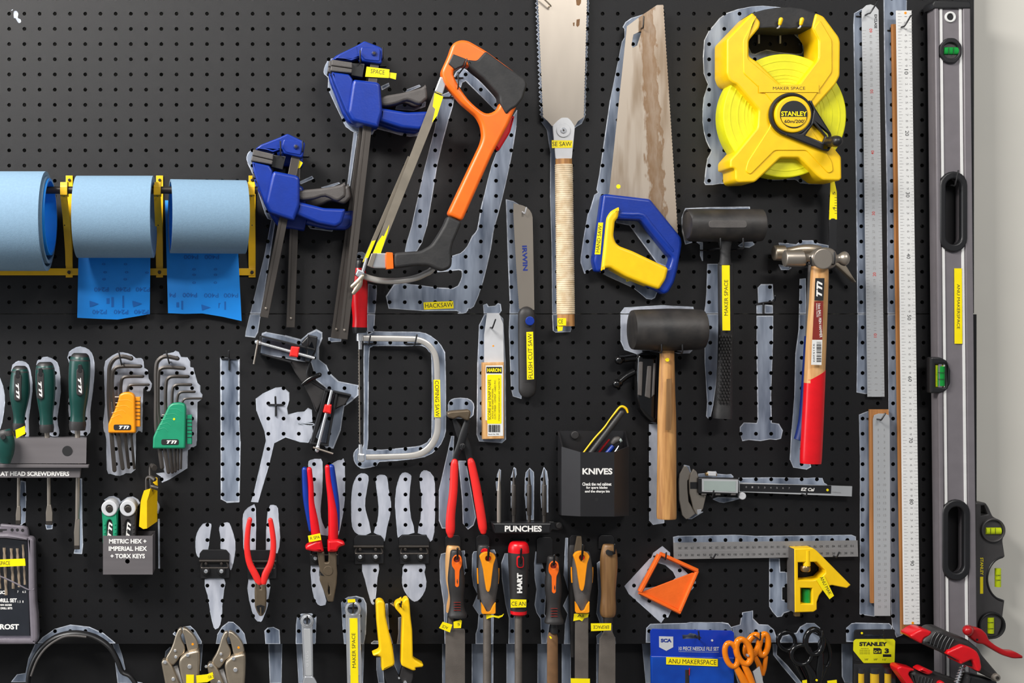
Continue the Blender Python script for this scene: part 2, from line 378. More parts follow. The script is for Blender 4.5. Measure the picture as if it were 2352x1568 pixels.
def cdt(faces_px, cuts, d, which):
    xs = [p[0] for f in faces_px for p in f]; ys = [p[1] for f in faces_px for p in f]
    bx0, bx1, by0, by1 = min(xs) - 6, max(xs) + 6, min(ys) - 6, max(ys) + 6
    V, Fc = [], []
    def add(poly):
        if sum(poly[i - 1][0] * poly[i][1] - poly[i][0] * poly[i - 1][1] for i in range(len(poly))) < 0: poly = poly[::-1]
        o = len(V); V.extend(Vector(p) for p in poly); Fc.append(list(range(o, o + len(poly))))
    for f in faces_px: add(f)
    nb = len(Fc)
    for c in cuts: add(c)
    if which != 'p':
        for hx, hy in ALLH[which]:
            if bx0 < hx < bx1 and by0 < hy < by1: add(circ(hx, hy, HR + 0.15, 12))
    vo, eo, fo, _, _, of = geometry.delaunay_2d_cdt(V, [], Fc, 1, 1e-5)
    keep = [f for f, ids in zip(fo, of) if any(i < nb for i in ids) and not any(i >= nb for i in ids)]
    return vo, keep
def strips(poly, w):
    out = []; L = len(poly)
    for i in range(L):
        a, b = Vector(poly[i]), Vector(poly[(i + 1) % L]); u = b - a
        if u.length < 0.3: continue
        u.normalize(); nrm = Vector((-u.y, u.x)) * (w / 2 * (0.6 + 0.8 * random.random())); e = u * (w * 0.3)
        out.append([tuple(a - e + nrm), tuple(b + e + nrm), tuple(b + e - nrm), tuple(a - e - nrm)])
    return out
def clip_y(poly, lo, hi):
    def half(p, y, keep_above):
        out = []
        for i in range(len(p)):
            a, b = p[i], p[(i + 1) % len(p)]; ia, ib = ((a[1] <= y) == keep_above), ((b[1] <= y) == keep_above)
            if ia: out.append(a)
            if ia != ib:
                k = (y - a[1]) / (b[1] - a[1]); out.append((a[0] + (b[0] - a[0]) * k, y))
        return out
    p = half(poly, hi, True)
    return half(p, lo, False) if p else p
def paint(pts, cuts=(), m='paint', edge=1.9, sm=3, panel=False):
    if sm: pts = cat_rom(pts, sm, True)
    cuts = [cat_rom(c, 3, True) for c in cuts]
    zones = [('p', -1e6, 1e6)] if panel else [('u', -1e6, 718.9), ('l', 722.2, 1477.6)]
    for which, lo, hi in zones:
        poly = clip_y(pts, lo, hi)
        if len(poly) < 3 or max(p[1] for p in poly) - min(p[1] for p in poly) < 1: continue
        cc = [q for q in (clip_y(c, lo, hi) for c in cuts) if len(q) > 2]
        t, d = {'u': (up_t, 0.25), 'l': (lo_t, 0.25), 'p': (None, PD + 0.3)}[which]
        jobs = [([poly], cc, d, m, 'painted_outline')]
        if edge: jobs.append((strips(poly, edge) + [s for c in cc for s in strips(c, edge)], [], d + 0.15, 'paint_edge', 'painted_edge'))
        base = None
        for fp, cu_, dd, mm, nm in jobs:
            vo, fo = cdt(fp, cu_, dd, which)
            if not fo: continue
            vs = [W(v.x, v.y, dd) for v in vo]
            if t: base = t.mesh(nm, vs, fo, mm, par=base, smooth=0)
            else:
                me = bpy.data.meshes.new(nm); me.from_pydata([tuple(v) for v in vs], [], fo); me.materials.append(M[mm])
                o = bpy.data.objects.new(nm, me); COL.objects.link(o); o.parent = base or pan; base = o
# tool silhouettes painted on the boards
P_ = paint
P_(cB(688,330, 712,275, 748,252, 800,300, 900,620, 1130,770, 1480,770, 1410,845, 1280,840, 1100,790, 1060,832, 1010,830, 925,820, 870,785, 840,745, 730,510, 718,470, 720,400, 690,370), sm=2)
P_(cB(918,815, 945,815, 885,1230, 866,1235), sm=0); P_(cG(760,980, 785,860, 778,960, 722,1340, 698,1548, 615,1552, 612,1522, 675,1525, 700,1370), sm=0)
P_(cB(1130,465, 1185,440, 1190,460, 1135,490), sm=0); P_(cB(1300,500, 1420,455, 1430,465, 1330,505), sm=0); P_(cB(1250,610, 1470,585, 1465,620, 1380,650, 1240,640), sm=0)
P_(cB(90,1010, 110,970, 130,965, 150,1000, 170,1060, 200,1250, 290,1460, 270,1490, 230,1440, 140,1150, 100,1060), sm=2)
P_(cG(205,650, 230,650, 100,1480, 80,1518, 12,1510, 15,1480, 50,1340, 150,930), sm=0)
P_(cG(400,400, 490,360, 500,375, 410,415), sm=0); P_(cG(560,440, 680,405, 690,410, 610,445), sm=0); P_(cG(465,715, 640,745, 635,755, 480,735), sm=0)
P_(cB(1600,530, 1690,545, 1640,740, 1560,1060, 1480,1540) + cH(905,490, 770,495) + cB(1365,1540, 1450,1150, 1540,800), sm=2)
P_(cB(2175,650, 2140,950, 2090,1200) + cH(1875,0, 1800,280, 1770,480, 1680,860, 1575,1140, 1510,1165, 1485,1215, 1385,1225, 1370,1190, 580,1165, 640,890, 830,885, 1000,905, 1330,935, 1420,850, 1440,745, 1400,710, 1150,735, 1250,640, 1330,550, 1420,520, 1500,440, 1560,320, 1620,240, 1660,10) + cB(1930,1280, 1980,1080, 2060,880), sm=2)
P_(cB(1690,390, 1740,330, 1800,350, 1900,440, 2040,600, 2000,640, 1780,420, 1740,470), sm=2)
P_(cH(150,620, 200,525, 260,505, 300,530, 290,580, 240,570), sm=2)
P_(cH(340,880, 430,900, 432,1000, 412,1250) + cO(350,95, 290,130) + cH(325,1240), sm=0)
P_(cO(180,100, 350,95, 540,100, 760,100, 880,115, 1000,190, 1070,290, 1085,400, 1092,1000, 1075,1180, 1000,1300, 880,1380, 600,1420, 410,1430, 380,1470, 250,1500, 190,1480, 150,1420, 150,1340, 195,1290, 250,1260, 250,360, 250,190), [cO(300,360, 330,250, 400,240, 680,240, 850,240, 920,300, 950,400, 950,1100, 930,1200, 860,1260, 700,1290, 310,1310, 292,1200)], sm=2)
z = [(cC.p(212 - 20 * (i % 2) + i * 0.8, -30 + i * 20)) for i in range(55)]
zr = [(cC.p(672 + 8 * (i % 2) - i * 0.65, -30 + i * 20)) for i in range(55)]
P_(z + cC(240,1085, 300,1170, 320,1300) + cAE(133,300, 130,600, 140,900, 145,1400, 150,1505, 165,1515, 265,1512, 275,1480, 220,1000, 220,200) + cC(560,1140, 610,1112, 628,1075) + zr[::-1], sm=0, edge=1.5)
P_(cC(985,245, 1010,200, 1060,165, 1160,135, 1180,200, 1010,1568) + cI(440,200, 350,300, 300,600, 245,1130, 350,1130, 600,1250, 1000,1385, 960,1480, 920,1500, 860,1490, 790,1430, 700,1360, 380,1215, 260,1150, 205,1130, 120,1190, 75,1060, 75,1010, 110,760, 160,480, 190,420, 240,250, 285,220, 265,185, 300,0) + cC(870,900, 975,380, 1000,340, 1000,260), sm=1)
P_(cI(500,540, 800,555, 1130,960, 1110,1110, 990,1060, 660,610, 500,580), sm=0)
P_(cD(65,330, 150,200, 245,110, 450,55, 640,58, 900,120, 1000,300, 1000,500, 1000,1400, 1025,1490, 980,1505, 850,1495, 800,1465, 620,1470, 545,1435, 330,1200, 270,1300, 268,1480, 200,1500, 75,1510, 70,1450, 90,1300, 120,1240, 80,1150, 50,1000, 60,800, 95,690, 60,600), [cD(430,255, 740,250, 810,290, 860,350, 860,440, 680,430, 570,410, 450,440)], sm=2)
P_(cE(80,110, 140,75, 200,200) + cAC(200,1510, 150,1517, 88,1505, 95,1000, 85,0) + cE(85,800, 75,200), sm=0)
P_(cE(322,-30, 508,-30, 505,90, 420,200) + cAC(400,900) + cAB(420,1400) + cAA(900,400, 830,430, 780,300) + cAB(335,1560, 318,100) + cAC(312,1000, 305,0) + cE(330,700), sm=0)
P_(cAB(105,165, 180,135, 300,160, 300,1500) + cAA(560,180, 390,155) + cAB(112,1200, 112,500), sm=0)
P_(cAF(197,50, 240,60, 290,90, 290,1285, 240,1270, 228,1220, 215,870, 222,700, 210,430), sm=0)
P_(cAF(55,705, 75,698, 85,715, 130,710, 145,695, 160,700, 165,740, 150,765, 175,790, 190,1060, 192,1540, 170,1560, 30,1550, 15,1510, 20,1060, 30,830, 60,770, 58,740), sm=0)
P_(cJ(115,260, 150,170, 400,160, 790,155, 790,200, 200,300, 240,500, 150,525, 115,400), sm=1); P_(cJ(265,505, 320,510, 320,690, 300,640, 300,530), sm=0); P_(cJ(680,540, 720,510, 830,500, 835,530, 790,555, 700,550), sm=0)
P_(cJ(370,725, 480,725) + cK(1060,600, 1010,980, 980,1115, 952,1080, 960,960, 938,600, 935,150) + cJ(350,1150, 362,1000), sm=0)
P_(cK(180,150, 215,105, 540,85, 830,100, 840,160, 300,200, 330,470, 830,480, 800,510, 700,515, 600,480, 380,500, 330,520, 215,480, 180,400), m='paint_flat', sm=0)
P_(cK(438,1155, 540,1155) + [(1525,1200), (1500,1204), (1492,1195)], m='paint_flat', sm=0)
P_(cK(1255,1180, 1290,1140, 1405,1145, 1415,1110, 1405,400, 1405,180, 1550,180, 1548,400, 1530,900, 1535,1140, 1600,1150, 1635,1210, 1620,1280, 1580,1290, 1520,1285, 1440,1300, 1330,1290, 1275,1300, 1255,1230), sm=0)
for a in ((875,960, 905,930, 1020,930, 1030,1070, 1010,1095, 880,1115), (865,1135, 920,1135, 920,1215, 865,1215), (945,1135, 1020,1140, 1022,1215, 945,1215)): P_(cJ(*a), sm=0)
P_(cJ(1085,515, 1180,520, 1260,530, 1310,490, 1420,490, 1480,520, 1580,540, 1570,600, 1120,600), sm=1); P_(cJ(1085,730, 1205,760, 1180,780, 1110,780), sm=0)
P_(cJ(1295,875, 1350,870) + cK(1850,400, 1880,1500, 1890,1535, 1850,1557, 1735,1540, 1705,1470, 1720,1200, 1745,900, 1755,520, 1785,300, 1790,50), sm=0)
for a in ((125,330, 170,250, 240,235, 310,280, 340,400, 350,570, 310,860, 315,1040, 280,1050, 200,600), (400,270, 440,210, 520,190, 600,230, 640,300, 660,560, 620,860, 640,980, 635,1045, 580,1050, 480,1000, 430,900, 480,400),
          (740,190, 790,110, 880,78, 970,110, 1015,190, 1030,340, 1010,560, 980,780, 985,960, 950,1040, 780,1010, 760,850, 750,660, 800,400), (-20,440, 10,450, 40,560, 50,680, 20,900, -20,950)): P_(cL(*a), m='paint_flat', sm=2)
for a in ((145,165, 175,170, 180,300, 175,450, 145,470, 130,440), (318,470, 365,460, 362,495, 325,498), (552,150, 568,150, 570,450, 575,600, 568,668, 515,665, 530,600), (1100,430, 1108,430, 1110,770, 1103,770)): P_(cM(*a), sm=0)
P_(cL(1140,300, 1180,210, 1280,150, 1340,140, 1440,170, 1480,205, 1540,205, 1565,240, 1570,310, 1610,335, 1620,430, 1655,480, 1640,540, 1610,560, 1560,530, 1550,960, 1540,1000, 1480,1020, 1475,1410, 1370,1450, 1310,1480, 1210,1460, 1170,1420, 1165,1080, 1140,1000, 1130,900, 1150,700), m='paint_flat', sm=2)
P_(cL(1695,270, 1720,210, 1790,160, 1900,140, 1915,125, 1950,140, 1975,190, 2040,195, 2070,240, 2070,300, 2110,310, 2125,380, 2150,470, 2180,500, 2180,570, 2205,600, 2195,650, 2150,680, 2145,1100, 2140,1150, 2090,1180, 2045,1200, 2040,1400, 1850,1520, 1770,1555, 1760,1490, 1710,1460, 1800,1450, 1700,1100), m='paint_flat', sm=1)
P_(cN(100,300, 250,310, 250,800, 260,1000, 250,1500, 150,1505, 105,1480), sm=0, edge=3)
P_(cN(395,640, 450,600, 560,550, 620,545, 670,590, 670,650, 650,720, 660,775, 740,755, 800,750, 830,720, 860,735, 865,830, 800,842, 740,845, 860,870, 870,930, 830,1005, 760,1000, 640,960, 545,1010, 500,1200, 410,1505, 355,1500, 375,1440, 480,990, 470,920, 400,740), [cN(745,846, 868,848, 868,864, 760,860)], m='paint_flat', sm=0)
P_(cN(450,95, 480,85, 640,115, 770,150, 830,100, 900,65, 945,90, 945,130, 915,210, 915,310, 980,360, 1010,430, 1080,495, 1250,530, 1245,610, 1200,650, 1130,700, 1100,900, 1040,1050, 980,1045, 900,960, 1000,700, 1050,600, 900,480, 860,340, 600,290, 420,260), sm=0, edge=3)
PL = [cQ(1130,110, 1150,65, 1220,55, 1255,80, 1255,300, 1240,480, 1240,570, 1280,685, 1310,640, 1320,500, 1350,130, 1340,105, 1390,70, 1430,65, 1455,80, 1455,420, 1430,600, 1405,720, 1380,740, 1240,735, 1200,650, 1150,300),
 cQ(1155,1005, 1230,1000, 1225,1100, 1290,1330, 1260,1370, 1215,1360, 1180,1290, 1160,1180), cQ(540,600, 560,520, 620,475, 655,500, 655,850, 640,870, 560,900, 545,780), cQ(765,520, 815,468, 855,500, 860,600, 875,760, 850,900, 800,880, 750,870),
 cQ(595,1130, 775,1130, 770,1300, 760,1380, 715,1500, 690,1515, 650,1490, 600,1330), cQ(115,800, 130,720, 180,640, 240,635, 255,660, 235,780, 225,870, 170,880, 145,940, 120,890), cQ(330,700, 340,650, 400,625, 430,660, 470,800, 465,920, 440,1030, 425,1040, 400,880, 340,860, 345,790),
 cQ(200,1135, 370,1135, 370,1230, 352,1390) + cS(1000,270, 970,440, 930,487, 890,470, 840,250) + cQ(225,1280),
 cR(125,420, 140,260, 175,170, 230,125, 290,140, 305,200, 270,400, 275,520, 330,750, 200,770, 145,710, 130,640), cR(385,200, 400,150, 450,140, 500,165, 515,280, 540,420, 535,550, 500,700, 475,840, 440,780, 365,750, 400,640, 415,480, 390,260), cR(240,1085, 410,1085, 400,1220, 375,1480, 345,1505, 320,1440, 270,1250),
 cR(590,480, 600,300, 640,150, 690,115, 750,140, 755,190, 735,400, 755,600, 790,750, 660,770, 620,800, 610,720), cR(850,190, 870,110, 920,95, 995,160, 1010,350, 1000,750, 960,845, 920,770, 830,755, 860,600, 870,400), cR(690,1085, 900,1085, 895,1170, 918,1270, 900,1370, 850,1450, 795,1480, 740,1440, 690,1370, 663,1280, 670,1180)]
for a in PL: P_(a, m='paint_flat', sm=2, edge=1.2)
P_(cP(140,720, 145,680, 180,658, 260,658, 300,690, 300,740, 280,780, 150,780), sm=2); P_(cP(160,900, 175,900, 165,1100, 130,1490, 100,1490, 80,1440, 80,1250, 110,1120), sm=1); P_(cP(205,1060, 250,1060, 315,1420, 300,1470, 265,1497, 235,1460, 230,1300), sm=1)
for a in ((840,290, 860,180, 885,105, 905,120, 900,300, 850,400), (1050,220, 1090,80, 1115,100, 1120,180, 1070,300, 1060,700, 1050,600), (1245,220, 1255,150, 1305,90, 1360,145, 1365,220, 1360,800, 1270,800, 1240,480), (1460,220, 1480,160, 1505,80, 1540,130, 1560,260, 1560,700, 1480,700, 1460,500)): P_(cU(*a), sm=0, edge=1.4)
for a in ((45,300, 60,235, 100,225, 300,200, 325,400, 300,450, 120,850, 115,1160, 100,1160, 90,760, 50,500), (385,240, 400,210, 610,190, 625,230, 600,900, 595,1165, 420,1165, 420,1060, 440,1000, 450,860, 390,770, 440,650, 395,560, 380,450), (685,330, 720,230, 800,230, 880,900, 820,1160, 760,1160, 765,900, 730,760, 690,480),
          (1025,330, 1040,210, 1060,280, 1105,340, 1150,500, 1130,860, 1180,960, 1150,1160, 1100,1160, 1090,900, 1050,840, 1030,760, 1050,600, 1030,480), (1350,70, 1370,70, 1365,300, 1400,600, 1395,1165, 1335,1165, 1345,950, 1370,850, 1325,770, 1385,640, 1330,450, 1340,250), (1675,330, 1700,310, 1720,600, 1740,900, 1860,1100, 1865,1165, 1675,1165, 1670,1080, 1720,1040, 1700,930, 1670,850, 1690,600)): P_(cV(*a), sm=1, edge=1.6)
for a, b in ((75, 110), (380, 595), (740, 830), (1060, 1160), (1310, 1400), (1670, 1720)): P_(cV.r(a, 1150, b, 1640), sm=0, panel=True, edge=1.6)
for c_, a in ((cT, (5,600, 20,490, 90,455, 230,450, 300,500, 290,880, 275,905, 0,905)), (cS, (1578,520, 1620,480, 1690,470, 1770,510, 1780,695, 1590,695)), (cT, (680,290, 720,240, 790,200, 900,190, 1010,220, 1050,300, 1055,420, 1040,760, 1015,905, 725,905, 700,600)), (cT, (1345,305, 1375,305, 1385,560, 1400,740, 1445,880, 1440,905, 1380,905)), (cT, (1540,510, 1590,500, 1600,905, 1515,905, 1540,740)), (cT, (1130,890, 1170,860, 1250,865, 1260,900, 1140,900)),
              (cS, (340,560, 370,530, 500,465, 570,455, 640,520, 720,660, 720,690, 500,690)), (cS, (920,690, 940,570, 1000,470, 1090,400, 1150,405, 1230,470, 1300,560, 1330,690)), (cM, (265,1290, 300,1250, 380,1195, 490,1165, 620,1180, 720,1225, 800,1290, 760,1290, 640,1225, 500,1210, 380,1250, 320,1290))): P_(c_(*a), sm=1, edge=1.8)
for c_, a in ((cT, (5,880, 80,880, 110,1490, 40,1490)), (cS, (1630,680, 1810,680, 1800,1223, 1650,1223)), (cT, (1000,880, 1020,880, 1000,1490, 975,1490)), (cT, (1455,880, 1590,880, 1590,1300, 1545,1400, 1480,1230)), (cT, (1210,1110, 1290,1110, 1320,1490, 1240,1490, 1210,1300)), (cS, (700,680, 740,680, 710,1050, 690,1050)), (cS, (240,800, 300,740, 310,760, 230,870)),
              (cM, (180,1500, 200,1400, 250,1290, 300,1290, 215,1440, 190,1560, 80,1560, 120,1510)), (cM, (780,1285, 820,1290, 850,1380, 870,1470, 850,1500)), (cM, (800,1400, 830,1480, 900,1520, 950,1560, 990,1568, 820,1568)), (cZ, (70,450, 160,450, 170,884, 110,884)), (cZ, (1480,440, 1530,440, 1520,580, 1640,700, 1790,884, 1740,884, 1600,720, 1490,580)), (cZ, (1060,720, 1150,884, 1110,884)), (cAA, (175,480, 320,480, 320,978, 210,970, 180,900)), (cAA, (770,440, 900,440, 880,420))): P_(c_(*a), sm=0, panel=True, edge=1.8)
for a in ((105,200, 160,92, 220,105, 240,190, 220,250, 120,280), (330,195, 420,190, 440,170, 530,165, 545,195, 660,205, 710,200, 735,225, 735,260, 330,240), (805,245, 1130,240, 1150,238, 1600,245, 1690,240, 1780,245, 1800,300, 1835,320, 1830,350, 810,320), (500,490, 560,470, 820,480, 720,510, 630,530, 580,525), (210,720, 300,650, 380,640, 250,720)): P_(cX(*a), sm=0, edge=1.6)
P_(cY(515,95, 560,85, 1090,75, 1300,85, 2170,75, 2210,90, 2210,150, 520,160), sm=0); P_(cY(1410,290, 1500,295, 1505,420, 1570,420, 1575,550, 1525,560, 1525,680, 1600,690, 1600,780, 1540,800, 1520,830, 1480,835, 1440,790, 1410,740), sm=0)
P_(cY(60,550, 290,300, 310,290, 330,240, 410,180, 480,240, 480,270, 720,510, 720,540, 650,620, 500,760, 460,840, 440,830, 400,890, 280,780, 100,620), [cY(200,540, 370,330, 540,470, 330,560)], m='paint_flat', sm=0, edge=1.5)
P_(cZ(120,290, 160,250, 540,240, 590,230, 930,232, 1000,245, 1045,300, 1045,440, 115,445), sm=1); P_(cZ(1040,280, 1130,255, 1140,190, 1150,160, 1155,125, 1265,105, 1265,190, 1330,255, 1430,260, 1490,310, 1520,400, 1525,440, 1060,445), sm=0)
P_(cZ(1560,445, 1590,380, 1740,345, 1780,280, 1850,240, 1930,240, 1990,290, 1990,445), sm=1); P_(cAA(230,480, 230,320, 290,270, 340,262, 740,270, 770,300, 760,490), sm=0)
P_(Crop(0, 0, 3.92)(125,105, 150,100, 165,125, 160,160, 185,175, 188,200, 165,205, 140,165, 125,160), m='paint_edge', edge=0); P_(Crop(0, 0, 3.92)(100,92, 118,82, 114,92, 104,97), m='paint_edge', edge=0, sm=0)
for a in ((160,720, 250,665, 340,655, 440,700, 475,760, 400,900), (480,760, 600,680, 700,665, 800,720, 830,780, 760,900), (1160,740, 1210,850, 1180,980, 1150,900)): P_(c4(*a), m='paint_flat', sm=1, edge=1.4)
# labels stuck on the board itself
def board_tag(pts, s, cx, cy, w, h, rot=0):
    o = plate(up_t, 'label_tape', pts, 0.45, 0.75, 'label', 0.05, res=0); text(up_t, 'lettering', s, cx, cy, w, h, 0.9, 'ink', rot, par=o)
board_tag(cH(985,1095, 1335,1080, 1340,1165, 992,1180), 'HACKSAW', *cH.p(1168,1128), 64, 10.5, 2.4)
board_tag(cI(610,1225, 900,1180, 910,1245, 620,1290), 'HAND SAW', *cI.p(755,1240), 50, 8.5, 8)
# ---------------------------------------------------------------- hooks
def back(px, py, dep, d):
    f = kk(dep) / kk(d); return (PX + (px - PX) * f, PY + (py - PY) * f)
def hook(l, tip, dep, label, m='black', r=1.8, bar=True, group='wire peg hooks on the pegboard', name='peg_hook', base=None, cat='hook'):
    """prong straight out of the board at l (seen at depth dep), upturned to tip"""
    b = base or back(*l, dep, 0)
    t = T(name, label, cat, (*b, 0), group=group)
    bm = back(*l, dep, dep * 0.8) if not base else ((b[0] + 3 * l[0]) / 4, (b[1] + 3 * l[1]) / 4)
    sweep(t, 'prong', [(*b, -4, r), (*((b[0] + bm[0]) / 2, (b[1] + bm[1]) / 2), dep * 0.4, r), (*bm, dep * 0.8, r), (*l, dep, r), (*tip, dep + 2, r)], m, n=8, sub=3, cap='round')
    if bar: sweep(t, 'base_bar', [(b[0] - 17, b[1], -4, r), (b[0] - 16, b[1], 1.6, r), (b[0] + 16, b[1], 1.6, r), (b[0] + 17, b[1], -4, r)], m, n=6, sub=1)
    return t
# ---------------------------------------------------------------- sandpaper rolls on their yellow rack
t = T('sandpaper_rack', 'yellow steel wall rack with three bent brackets and a rod for sandpaper rolls', 'rack', (360, 634, 0))
for i, (xf, xb, dx) in enumerate(((146, 159, 1), (361, 366.5, 0), (577, 579, 0))):
    # back strip flat on the board, arm bent out to carry the rod
    b0 = plate(t, 'bracket', ID.r(xb - 8, 403, xb + 8, 637), 0.5, 3, 'rack_yellow', 0.5)
    ax = lambda d, x=xb, f=xf: x + (f - x) * d / 70
    poly3(t, 'arm', [(ax(d) + s, y, d + o) for d, y in ((3, 610), (8, 575), (38, 500), (64, 455), (70, 430), (68, 420)) for s, o in ((-8, 0), (8, 0), (8, -3), (-8, -3))],
          [(4 * k + j, 4 * k + (j + 1) % 4, 4 * k + 4 + (j + 1) % 4, 4 * k + 4 + j) for k in range(5) for j in range(4)] + [(0, 1, 2, 3), (23, 22, 21, 20)], 'rack_yellow', par=b0)
    poly3(t, 'rod_seat', [(ax(d) + s, y, d) for d, y in ((70, 432), (70, 447), (50, 452), (50, 418), (68, 418)) for s in (-8, 8)],
          [(0, 2, 4, 6, 8), (1, 3, 5, 7, 9)] + [(2 * k, 2 * k + 1, (2 * k + 3) % 10, (2 * k + 2) % 10) for k in range(5)], 'rack_yellow', par=b0)
    for yy in (413, 627): disc(t, 'bolt', xb, yy, 3.4, 3, 5, 'dark_steel', 0.5, par=b0, n=14)
    for k, yy in enumerate((450, 517)): disc(t, 'rivet', xf + 0.5 + k * 1.5, yy, 1.4, 69 - k * 24, 71.5 - k * 24, 'black', 0.3, par=b0, n=10)
plate(t, 'lower_bar', ID.r(-160, 616, 585, 632), 3.2, 5, 'rack_yellow', 0.3)
for yy in (627,):
    for xx in (158, 366, 579): disc(t, 'bolt', xx, 625, 4, 5, 7, 'dark_steel', 0.5, n=14)
sweep(t, 'rod', [(-170, 436.5, 60, 8.5), (592, 436.5, 60, 8.5)], 'dark_steel', n=20, sub=1)
def tube3(t, name, x0, x1, cy, d, R, Ri, m, yaw=0.0, par=None, n=48):
    """hollow roll, axis along the wall"""
    c0, c1 = W(x0, cy, d), W(x1, cy, d); k = kk(d); V = []; mid = (c0 + c1) / 2; rot = Matrix.Rotation(math.radians(yaw), 3, 'Z')
    for c in (c0, c1):
        for r in (R, Ri):
            for i in range(n):
                a = 2 * math.pi * i / n; V.append(mid + rot @ (c + Vector((0, math.cos(a) * r * k, math.sin(a) * r * k)) - mid))
    f = lambda a, b: [(a * n + i, a * n + (i + 1) % n, b * n + (i + 1) % n, b * n + i) for i in range(n)]
    return t.mesh(name, V, f(0, 2) + f(2, 3) + f(3, 1) + f(1, 0), m, par)
def sheet(t, name, top, bot, m, rows=10, par=None, bow=0.0):
    n = len(top); V, Fc = [], []
    for side in (0, 0.4):
        for j in range(rows + 1):
            s = j / rows
            for a, b in zip(top, bot):
                V.append(W(a[0] * (1 - s) + b[0] * s, a[1] * (1 - s) + b[1] * s, a[2] * (1 - s) + b[2] * s + bow * math.sin(math.pi * s) - side))
    o = n * (rows + 1)
    for k in (0, o): Fc += [(k + j * n + i, k + j * n + i + 1, k + (j + 1) * n + i + 1, k + (j + 1) * n + i) for j in range(rows) for i in range(n - 1)]
    return t.mesh(name, V, Fc, m, par, smooth=80)
def on_sheet(top, bot, bow):
    def f(x, y):
        best = None
        for i in range(len(top) - 1):
            a0, a1, b0, b1 = top[i], top[i + 1], bot[i], bot[i + 1]
            s = max(0, min(1, (y - a0[1]) / (b0[1] - a0[1]))); xl, xr = a0[0] + (b0[0] - a0[0]) * s, a1[0] + (b1[0] - a1[0]) * s
            if x <= xr or i == len(top) - 2:
                u = (x - xl) / (xr - xl); dl, dr = a0[2] + (b0[2] - a0[2]) * s, a1[2] + (b1[2] - a1[2]) * s
                return dl + (dr - dl) * u + bow * math.sin(math.pi * s) + 0.45
    return f
t = T('sandpaper_roll', 'widest pale blue sandpaper roll, its end showing loose inner turns', 'sandpaper roll', (20, 620, 88))
tube3(t, 'outer_turns', -230, 108, 508, 88, 114, 104, 'paper_grit'); tube3(t, 'inner_turns', -225, 113, 505, 88, 100, 93, 'paper_grit')
tube3(t, 'core_turns', -222, 117, 498, 88, 88, 82, 'paper_back')
t = T('sandpaper_roll', 'middle pale blue sandpaper roll marked P240 with a bright blue tail', 'sandpaper roll', (265, 590, 82))
tube3(t, 'turns', 178, 353, 498, 84, 94, 80, 'paper_grit')
SH = ([(181, 540, 8), (222, 540, 10), (264, 540, 11), (306, 540, 11), (346, 540, 11)], [(177.5, 729.5, 26), (215, 731.5, 16), (270, 733.5, 12), (310, 727, 12), (344, 721, 12)], 6)
tl = sheet(t, 'paper_tail', SH[0], SH[1], 'paper_back', bow=6)
it = [('P240', 170 + x / 5.88, 580 + y / 5.88, 33, 10, 180) for x, y in ((368, 498), (660, 498), (930, 498), (345, 800), (635, 800), (910, 800))]
it += [('o', 170 + x / 5.88, 580 + y / 5.88, 5, 8, 90) for x, y in ((400, 155), (695, 155), (420, 265), (710, 265), (405, 360), (690, 360), (985, 270))]
texts(t, 'print', it, on_sheet(*SH), 'ink_paper', bold=0.01, par=tl)
quads(t, 'print', [c1(210,650, 335,692, 215,735), c1(790,650, 920,690, 800,735), c1.r(440,615, 480,690), c1.r(505,600, 538,735), c1.r(655,580, 675,745)], on_sheet(*SH), 'ink_paper', par=tl)
t = T('sandpaper_roll', 'smallest pale blue sandpaper roll marked P400 with a torn bright blue tail', 'sandpaper roll', (478, 585, 74))
tube3(t, 'turns', 391, 564, 497.5, 72, 84.5, 79, 'paper_grit', yaw=8); tube3(t, 'inner_turns', 393, 562, 497.5, 72, 78.6, 76, 'paper_back', yaw=8)
SH = ([(379, 460, 10), (420, 460, 10), (462, 460, 10), (503, 460, 10), (541, 460, 10)], [(386, 719, 30), (425, 720.5, 16), (465, 719.5, 12), (510, 727, 12), (555, 737, 12)], 7)
tl = sheet(t, 'paper_tail', SH[0], SH[1], 'paper_back', bow=7)
it = [('P400', 170 + x / 5.88, 580 + y / 5.88, 33, 10, 180) for x, y in ((1565, 572), (1855, 578), (2120, 578), (1860, 60), (1580, 60))] + [('P4', 170 + 1330 / 5.88, 580 + 572 / 5.88, 15, 10, 180)]
it += [('o', 170 + x / 5.88, 580 + y / 5.88, 5, 8, 90) for x, y in ((1620, 225), (1910, 225), (1622, 300), (1910, 300), (1622, 405), (1910, 405))]
texts(t, 'print', it, on_sheet(*SH), 'ink_paper', bold=0.01, par=tl)
quads(t, 'print', [c1(1720,700, 1850,742, 1730,780), c1.r(1385,670, 1420,735), c1.r(1450,650, 1475,765), c1.r(1950,680, 1985,750), c1.r(2030,660, 2052,770)], on_sheet(*SH), 'ink_paper', par=tl)
